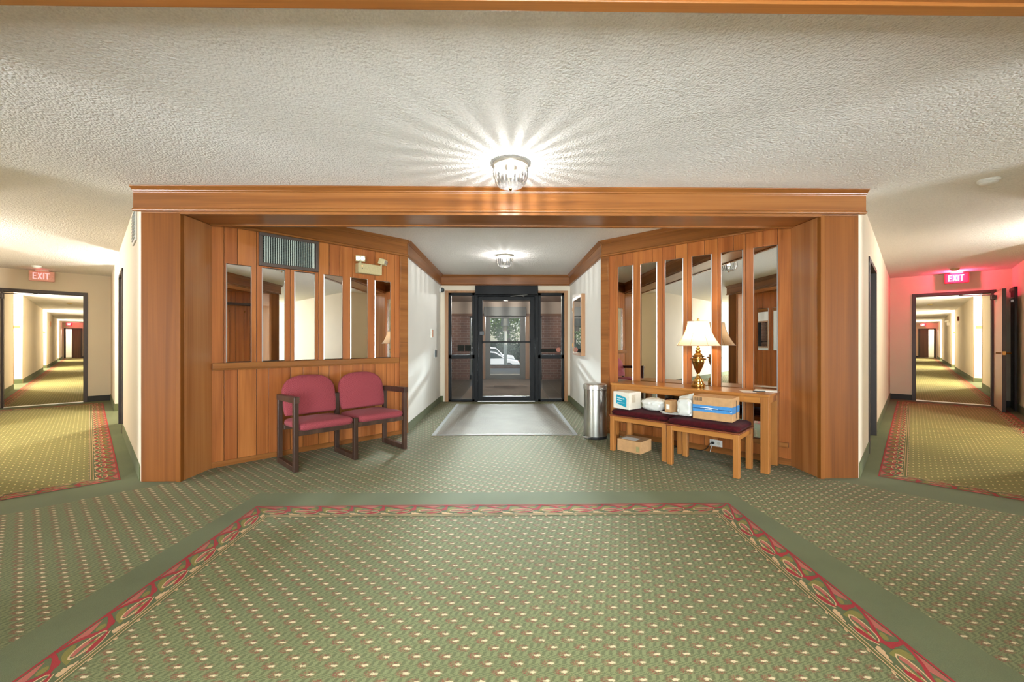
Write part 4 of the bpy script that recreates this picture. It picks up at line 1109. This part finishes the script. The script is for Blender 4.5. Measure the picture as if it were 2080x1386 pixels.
g = MB(); g.box(-.06, .06, -.045, 0, -.09, .09); tag(g.build('fire_alarm', plain('maroon_alarm', lin(128, 52, 44), .5), None, hpt(1, 18.3, HW, 2.02), R45+PI, bevel=.01), 'small dark red fire alarm box high on the corridor wall', 'fire alarm')
e = empty('emergency_light', 'white twin lamp emergency light far down the corridor wall', 'emergency light', hpt(1, 23.6, HW, 1.98), R45+PI)
g = MB(); g.box(-.18, .18, -.1, 0, -.08, .08); g.build('housing', PLASTW, e, bevel=.01)
for k in (-.2, .2):
    g = MB(); g.box(k-.06, k+.06, -.16, -.04, .08, .17); g.build('lamp_head', PLASTW, e, bevel=.015)
g = MB(); g.box(-.3, .3, -.02, 0, -.12, .12); tag(g.build('corridor_sign', plain('orange_sign', lin(216, 160, 118), .5), None, hpt(-1, 24.6, HW, 1.98), -R45-PI, bevel=.004), 'orange wall sign far down the corridor on the bench side', 'sign')
vt = empty('wall_vent', 'pale supply vent high on the hall wall behind the pillar', 'vent', frame_point(HLO, HLR, -.58, 0, 2.07), HLR)
g = MB(); g.box(-.17, .17, -.012, -.001, 0, .3)
g.build('frame', PLASTW, vt, bevel=.003)
g = MB()
for k in range(9): g.box(-.14, .14, -.02, -.012, .03+k*.028, .042+k*.028)
g.build('louvre_grid', plain('vent_grey', lin(176, 182, 182), .4), vt)

# ------------------------------------------------------------------ vestibule
V0, V1, VX, VH = YE+.1, 12.5, 1.95, 2.36
g = MB(); g.poly([(-VX, V0-.12, 0), (VX, V0-.12, 0), (VX, V1+.1, 0), (-VX, V1+.1, 0)]); struct(g.build('vestibule_floor', TILEM))
g = MB(); g.box(-VX-.1, VX+.1, V0, V1+.3, VH, VH+.1); struct(g.build('vestibule_ceiling', TAN))
g = MB(); g.box(-VX-.1, -1.36, YE, V0+.02, 0, VH); g.box(1.36, VX+.1, YE, V0+.02, 0, VH); struct(g.build('vestibule_wall_inner', BRICKM))
for sg, nm in ((-1, 'left'), (1, 'right')):
    g = MB(); g.box(sg*VX, sg*(VX+.1), V0, V1+.3, 0, VH); struct(g.build('vestibule_wall_'+nm, BRICKM))
    g = MB(); g.box(sg*1.1, sg*VX, V1, V1+.3, 0, 1.93); struct(g.build('brick_pillar_'+nm, BRICKM))
g = MB(); g.box(-VX, VX, V1, V1+.3, 2.0, VH); struct(g.build('vestibule_wall_front', TAN))
g = MB(); g.box(-VX, VX, V1-.03, V1+.3, 1.93, 2.0); struct(g.build('lintel', wood('lintel_brown', lin(96, 66, 48), lin(122, 88, 66), lin(140, 104, 80), 'x', .6, 0)))
g = MB(); g.box(-.88, .88, V0-.02, V1-.02, .001, .012); tag(g.build('vestibule_mat', carpet_plain('vestibule_mat_grey', lin(150, 138, 126))), 'long grey mat running across the tiled vestibule beyond the glass door', 'mat')
for sg, nm in ((-1, 'window_3'), (1, 'window_4')):
    wd = emptyS(nm, (0, V1, 0)); f = MB()
    f.box(sg*1.1, sg*1.05, .1, .18, 0, 1.93); f.box(sg*.72, sg*.77, .1, .18, 0, 1.93); f.box(sg*.72, sg*1.1, .1, .18, 0, .13); f.box(sg*.72, sg*1.1, .1, .18, 1.88, 1.93)
    f.build('window_frame', GREYAL, wd)
    g = MB(); g.box(sg*.77, sg*1.05, .136, .144, .13, 1.88); g.build('pane', GLASS2, wd)
d2 = emptyS('door_2', (0, V1, 0))
f = MB(); f.box(-.72, -.62, .0, .2, 0, 1.93); f.box(.6, .72, 0, .2, 0, 1.93); f.build('door_frame', CASING, d2)
f = MB(); f.box(-.65, .61, -.12, -.031, 1.93, 2.2); f.build('operator_housing', GREYAL, d2)
l = MB(); l.box(-.615, -.467, .04, .09, .01, 1.925); l.box(.43, .595, .04, .09, .01, 1.925); l.box(-.467, .43, .04, .09, .01, .14); l.box(-.467, .43, .04, .09, 1.86, 1.925); lf = l.build('door_leaf', GREYAL, d2, bevel=.003)
g = MB(); g.box(-.467, .43, .062, .068, .14, 1.86); g.build('pane', GLASS2, lf)

ceiling_light(0, 10.35, 'cut glass ceiling light added on the vestibule ceiling to brighten it', VH)  # hidden fixture, added to brighten the vestibule
# ------------------------------------------------------------------ outdoors
g = MB(); g.box(-1.3, 1.3, V1+.3, 17.85, -.2, -.01); struct(g.build('walk_path', CONC))
g = MB(); g.poly([(-30, V1+.3, -.03), (-1.3, V1+.3, -.03), (-1.3, 17.85, -.03), (-30, 17.85, -.03)]); g.poly([(1.3, V1+.3, -.03), (30, V1+.3, -.03), (30, 17.85, -.03), (1.3, 17.85, -.03)])
g.poly([(-30, 17.85, -.03), (30, 17.85, -.03), (30, 22, -1.07), (-30, 22, -1.07)])
struct(g.build('lawn', GRASS))
g = MB(); g.poly([(-40, 22, -1.06), (40, 22, -1.06), (60, 70, -1.06), (-60, 70, -1.06)]); struct(g.build('street', ASPH))
g = MB(); g.box(-1.25, 1.7, 17.85, 18.1, -.2, .12); g.box(-1.27, 1.72, 17.83, 18.12, .12, .145, 1); tag(g.build('garden_kerb', [BRICKM, CONC]), 'low brick edging across the end of the front walk', 'kerb')
g = MB(); g.tube([(0, 0, 0), (0, 0, 4.6)], .07, 16); tag(g.build('flagpole', PLASTW, None, (-.02, 18.5, -.2)), 'white pole standing beyond the front walk', 'pole')
# porch roof, posts, lanterns
g = MB(); g.box(-2.6, 2.6, V1+.3, 17.2, 2.75, 2.95); struct(g.build('porch_ceiling', TAN))
for sg, nm in ((-1, 'left'), (1, 'right')):
    g = MB(); g.box(sg*.86, sg*1.02, 14.7, 14.86, -.02, 2.75); tag(g.build('porch_post', PLASTW), 'white porch post outside the vestibule on the %s side' % ('bench' if sg < 0 else 'console'), 'post', 'porch posts')
    e = empty('wall_lantern', 'black bracket lantern on the porch post on the %s side' % ('bench' if sg < 0 else 'console'), 'lantern', (sg*1.2, 14.78, 1.55), 0, 'porch lanterns')
    g = MB(); g.tube([(-sg*.17, 0, -.12), (-sg*.12, 0, -.1), (0, 0, -.03)], .012); g.build('bracket', PLASTK, e)
    g = MB()
    for a in range(4): q = PI/4+a*PI/2; g.tube([(.05*math.cos(q), .05*math.sin(q), 0), (.08*math.cos(q), .08*math.sin(q), .2)], .008, 5)
    g.lathe([(.055, -.02), (.055, 0), (0, 0)], 8); g.lathe([(.1, .2), (.06, .26), (.02, .3), (.01, .34), (0, .35)], 8); g.build('cage', PLASTK, e)
    g = MB(); g.lathe([(.045, .002), (.07, .198)], 8); g.build('pane', CLEAR, e)
e = empty('pendant_lantern', 'dark bell shaped pendant lantern hanging under the porch roof', 'pendant lamp', (-.02, 13.9, 2.75))
g = MB(); g.tube([(0, 0, 0), (0, 0, -.72)], .01); g.build('rod', PLASTG, e)
g = MB(); g.lathe([(.02, -.7), (.06, -.72), (.11, -.78), (.14, -.86), (.15, -1.06), (0, -1.06)], 24); g.build('shade', PLASTG, e, smooth=40)
g = MB(); g.lathe([(.08, -1.06), (.08, -1.24), (0, -1.24)], 20); g.build('lower_globe', plain('smoked_globe', lin(96, 90, 78), .4), e, smooth=40)

def leaves(mb, c, r, n, size, rnd, squash=1.0):
    for _ in range(n):
        while True:
            p = Vector((rnd.uniform(-1, 1), rnd.uniform(-1, 1), rnd.uniform(-1, 1)))
            if .35 < p.length < 1: break
        p = Vector((p.x*r[0], p.y*r[1], p.z*r[2]))+Vector(c)
        a = Vector((rnd.gauss(0, 1), rnd.gauss(0, 1), rnd.gauss(0, 1))).normalized(); b = a.cross(Vector((rnd.gauss(0, 1), rnd.gauss(0, 1), rnd.gauss(0, 1)))).normalized()
        s = size*rnd.uniform(.6, 1.3)
        mb.add([p-a*s, p-b*s*.5, p+a*s, p+b*s*.5], [(0, 1, 2, 3)])
rnd = random.Random(5)
for k, (x, y, hgt, wd, lab) in enumerate(((-5.5, 47, 7.5, 3.6, 'broad green tree behind the parked cars, left of the pole'), (.2, 52, 7.4, 3.4, 'green tree directly behind the white pole'), (4.6, 46, 8.5, 3.2, 'green tree behind the white van'), (-13.5, 50, 8.5, 3.4, 'tall green tree seen through the left vestibule window'), (12.5, 49, 9, 3.4, 'tall green tree seen through the right vestibule window'))):
    e = empty('tree', lab, 'tree', (x, y, -1.06), 0, 'trees beyond the car park')
    g = MB(); g.tube([(0, 0, 0), (.1, 0, hgt*.3), (0, .1, hgt*.6)], [.25, .2, .1], 8); g.build('trunk', BARK, e)
    g = MB()
    for q in range(9):
        c = (rnd.uniform(-.6, .6)*wd, rnd.uniform(-.5, .5)*wd, hgt*(.42+.06*q)); rr = wd*rnd.uniform(.45, .65)*(1-.04*q); leaves(g, c, (rr, rr, rr*.75), 420, .17, rnd)
    g.build('foliage', LEAF, e)
e = empty('hedge', 'dark clipped hedge behind the parked cars', 'hedge', (0, 41, -1.06))
g = MB(); leaves(g, (0, 0, .95), (11, .8, 1.25), 9000, .2, rnd); g.build('foliage', LEAFD, e)
g = MB(); g.box(-10.5, 10.5, -.35, .35, 0, 1.7); g.build('stem_core', LEAFD, e)
for sg, nm in ((-1, 'left'), (1, 'right')):
    e = empty('shrub', 'yellow green shrub outside the %s vestibule window' % nm, 'shrub', (sg*1.72, 16.2, -.03), 0, 'front walk shrubs')
    g = MB(); leaves(g, (0, 0, .32), (.55, .5, .38), 1300, .05, rnd); g.build('foliage', LEAFY, e)
    g = MB(); g.tube([(0, 0, 0), (0, 0, .3)], .03); g.build('stem', BARK, e)

def car(label, loc, rz, prof, glass, L, W, wheels, hw=.33):
    e = empty('car', label, 'car', loc, rz, 'parked white cars')
    g = MB(); g.prism(prof, -W/2, W/2, 'y'); g.build('body', CARW, e, bevel=.09, seg=3, smooth=50)
    for gp in glass:
        g = MB(); g.prism(gp, -W/2-.012, W/2+.012, 'y'); g.build('window_glass', CARG, e)
    for wx in wheels:
        for sy in (-1, 1):
            g = MB(); g.prism([(wx+hw*math.cos(2*PI*i/24), hw+hw*math.sin(2*PI*i/24)) for i in range(24)], sy*(W/2-.2), sy*(W/2+.02), 'y')
            wh = g.build('wheel', TIRE, e)
            g = MB(); g.prism([(wx+hw*.62*math.cos(2*PI*i/16), hw+hw*.62*math.sin(2*PI*i/16)) for i in range(16)], sy*(W/2+.015), sy*(W/2+.03), 'y'); g.build('hub', ALU, wh)
    g = MB(); g.box(L/2-.45, L/2-.05, -W/2+.05, W/2-.05, .66, .76); g.build('headlight', plain('headlight', lin(200, 120, 96), .2), e)
    return e
hatch = [(-2.1, .28), (2.05, .28), (2.12, .55), (2.0, .78), (1.55, .9), (1.05, .98), (.3, 1.42), (-.4, 1.52), (-1.4, 1.46), (-2.0, 1.05), (-2.15, .8)]
hg = [[(.95, .98), (.3, 1.36), (-.2, 1.42), (-.2, .96)], [(-.26, .96), (-.26, 1.43), (-1.1, 1.4), (-1.5, 1.02)]]
car('white hatchback parked side on behind the pole', (-1.1, 31, -1.06), 0, hatch, hg, 4.2, 1.75, (-1.3, 1.3))
suv = [(-2.2, .35), (2.2, .35), (2.25, .7), (2.1, 1.0), (1.2, 1.1), (.6, 1.68), (-.1, 1.76), (-2.0, 1.72), (-2.2, 1.2)]
sg_ = [[(1.05, 1.12), (.6, 1.6), (-.2, 1.66), (-.2, 1.1)], [(-.28, 1.1), (-.28, 1.66), (-1.9, 1.62), (-2.0, 1.15)]]
car('second white car parked behind the hatchback', (-1.6, 36, -1.06), .15, suv, sg_, 4.4, 1.85, (-1.4, 1.4), .36)
van = [(-2.4, .35), (2.3, .35), (2.35, .9), (1.9, 1.2), (1.3, 1.9), (.9, 2.05), (-2.3, 2.1), (-2.42, 1.0)]
vg = [[(1.75, 1.2), (1.25, 1.85), (.5, 1.9), (.5, 1.2)]]
car('white van parked at the edge of the doorway view', (3.9, 35.5, -1.06), PI, van, vg, 4.7, 1.95, (-1.5, 1.5), .36)

# ------------------------------------------------------------------ lights
WARM = (1, .96, .9); COOL = (.8, .92, 1)
for x, y, p in ((.05, 2.96, 20), (-.007, 6.115, 20), (0, -1.1, 110), (0, 10.35, 190)):  # rear and vestibule entries power the added fixtures
    light('POINT', 'bulb_light', (x, y, (H if y < 8 else VH)-.122), p, (1, .98, .96), .007)
lw = rp(.754, .248, .695); light('POINT', 'lamp_bulb_light', (lw[0], lw[1], .695+.572), 12, (1, .74, .45), .03)
for sg in (-1, 1):
    for a0, a1 in [(2.1, 3.65)]+ALC:
        p = hpt(sg, (a0+a1)/2, HW+.5, 2.25); light('POINT', 'alcove_light', p, 540 if a0 > 5 else (215 if sg < 0 else 180), WARM, .06)
    p = hpt(sg, TE+1.2, .9, 2.1); light('POINT', 'end_light', p, 200, WARM, .1)
    # unseen lamps added in the rear halls to fill the lobby
    q = hpt(sg, 2.9, HW+.2, 2.25); light('POINT', 'rear_hall_point_fill', (q[0], 2*YM-q[1], 2.25), 2200, WARM, .08)
p = hpt(-1, 4.25, -.55, 2.25); light('POINT', 'alcove_light', p, 200, WARM, .06)
for sg, s_ in ((-1, .25), (1, 28)):
    p = hpt(sg, TD-.3, .9, 2.36); light('POINT', 'exit_glow', p, s_, (1, .05, .13), .03)
    p = hpt(sg, TE-.5, 1.0, 2.36); light('POINT', 'exit_glow', p, 8, (1, .06, .13), .03)
# added fill light behind the added rear glazing, in place of daylight
light('AREA', 'rear_fill_light', (0, -1.95, 1.12), 560, (.82, .93, 1), 2.2, (PI/2, 0, 0), 2.0)
# added strip lamp at the porch edge, standing in for daylight through both doors
d_ = Vector((0, 0, 2.2))-Vector((0, 16.45, 2.5))
pl = light('AREA', 'porch_fill_strip', (0, 16.45, 2.5), 950, COOL, 1.5, tuple(d_.to_track_quat('-Z', 'Y').to_euler()), .25, math.radians(33))
e = empty('porch_fill_lamp', 'wide strip lamp added under the porch roof edge in place of daylight', 'fill light', (0, 16.5, 2.75))
g = MB(); g.box(-.79, .79, .0, .16, -.4, -.1); g.box(-.5, -.44, .05, .1, -.1, 0); g.box(.44, .5, .05, .1, -.1, 0); g.build('hanging_housing', PLASTG, e, bevel=.01)
sun = bpy.data.lights.new('sun', 'SUN'); sun.energy = 3.6; sun.angle = .01; sun.color = (1, .95, .88)
so = bpy.data.objects.new('sun', sun); COL.objects.link(so); so.rotation_euler = (math.radians(38), 0, math.radians(35))

w = bpy.data.worlds.new('World'); scene.world = w; w.use_nodes = True
n = w.node_tree; n.nodes.clear()
sk = n.nodes.new('ShaderNodeTexSky'); sk.sky_type = 'NISHITA'; sk.sun_disc = False; sk.sun_elevation = math.radians(50); sk.sun_rotation = math.radians(200)
bg = n.nodes.new('ShaderNodeBackground'); bg.inputs[1].default_value = .17
wo = n.nodes.new('ShaderNodeOutputWorld'); n.links.new(sk.outputs[0], bg.inputs[0]); n.links.new(bg.outputs[0], wo.inputs[0])

# ------------------------------------------------------------------ camera and colour
cam = bpy.data.cameras.new('camera'); co = bpy.data.objects.new('camera', cam); COL.objects.link(co)
cam.sensor_width = 36; cam.lens = 836*36/2080; cam.clip_start = .02; cam.clip_end = 500
cam.shift_y = .6/2080
co.location = (.02, 0, 1.163); co.rotation_euler = (PI/2, 0, -.0136)
scene.camera = co
vs_ = scene.view_settings; vs_.view_transform = 'Standard'; vs_.look = 'None'; vs_.gamma = 1; vs_.exposure = .2; vs_.use_curve_mapping = False
cy = scene.cycles
cy.use_denoising = True; cy.max_bounces = 9; cy.diffuse_bounces = 5; cy.glossy_bounces = 5; cy.transmission_bounces = 5; cy.transparent_max_bounces = 16
cy.sample_clamp_indirect = 4; cy.caustics_reflective = False; cy.caustics_refractive = False; cy.use_light_tree = True
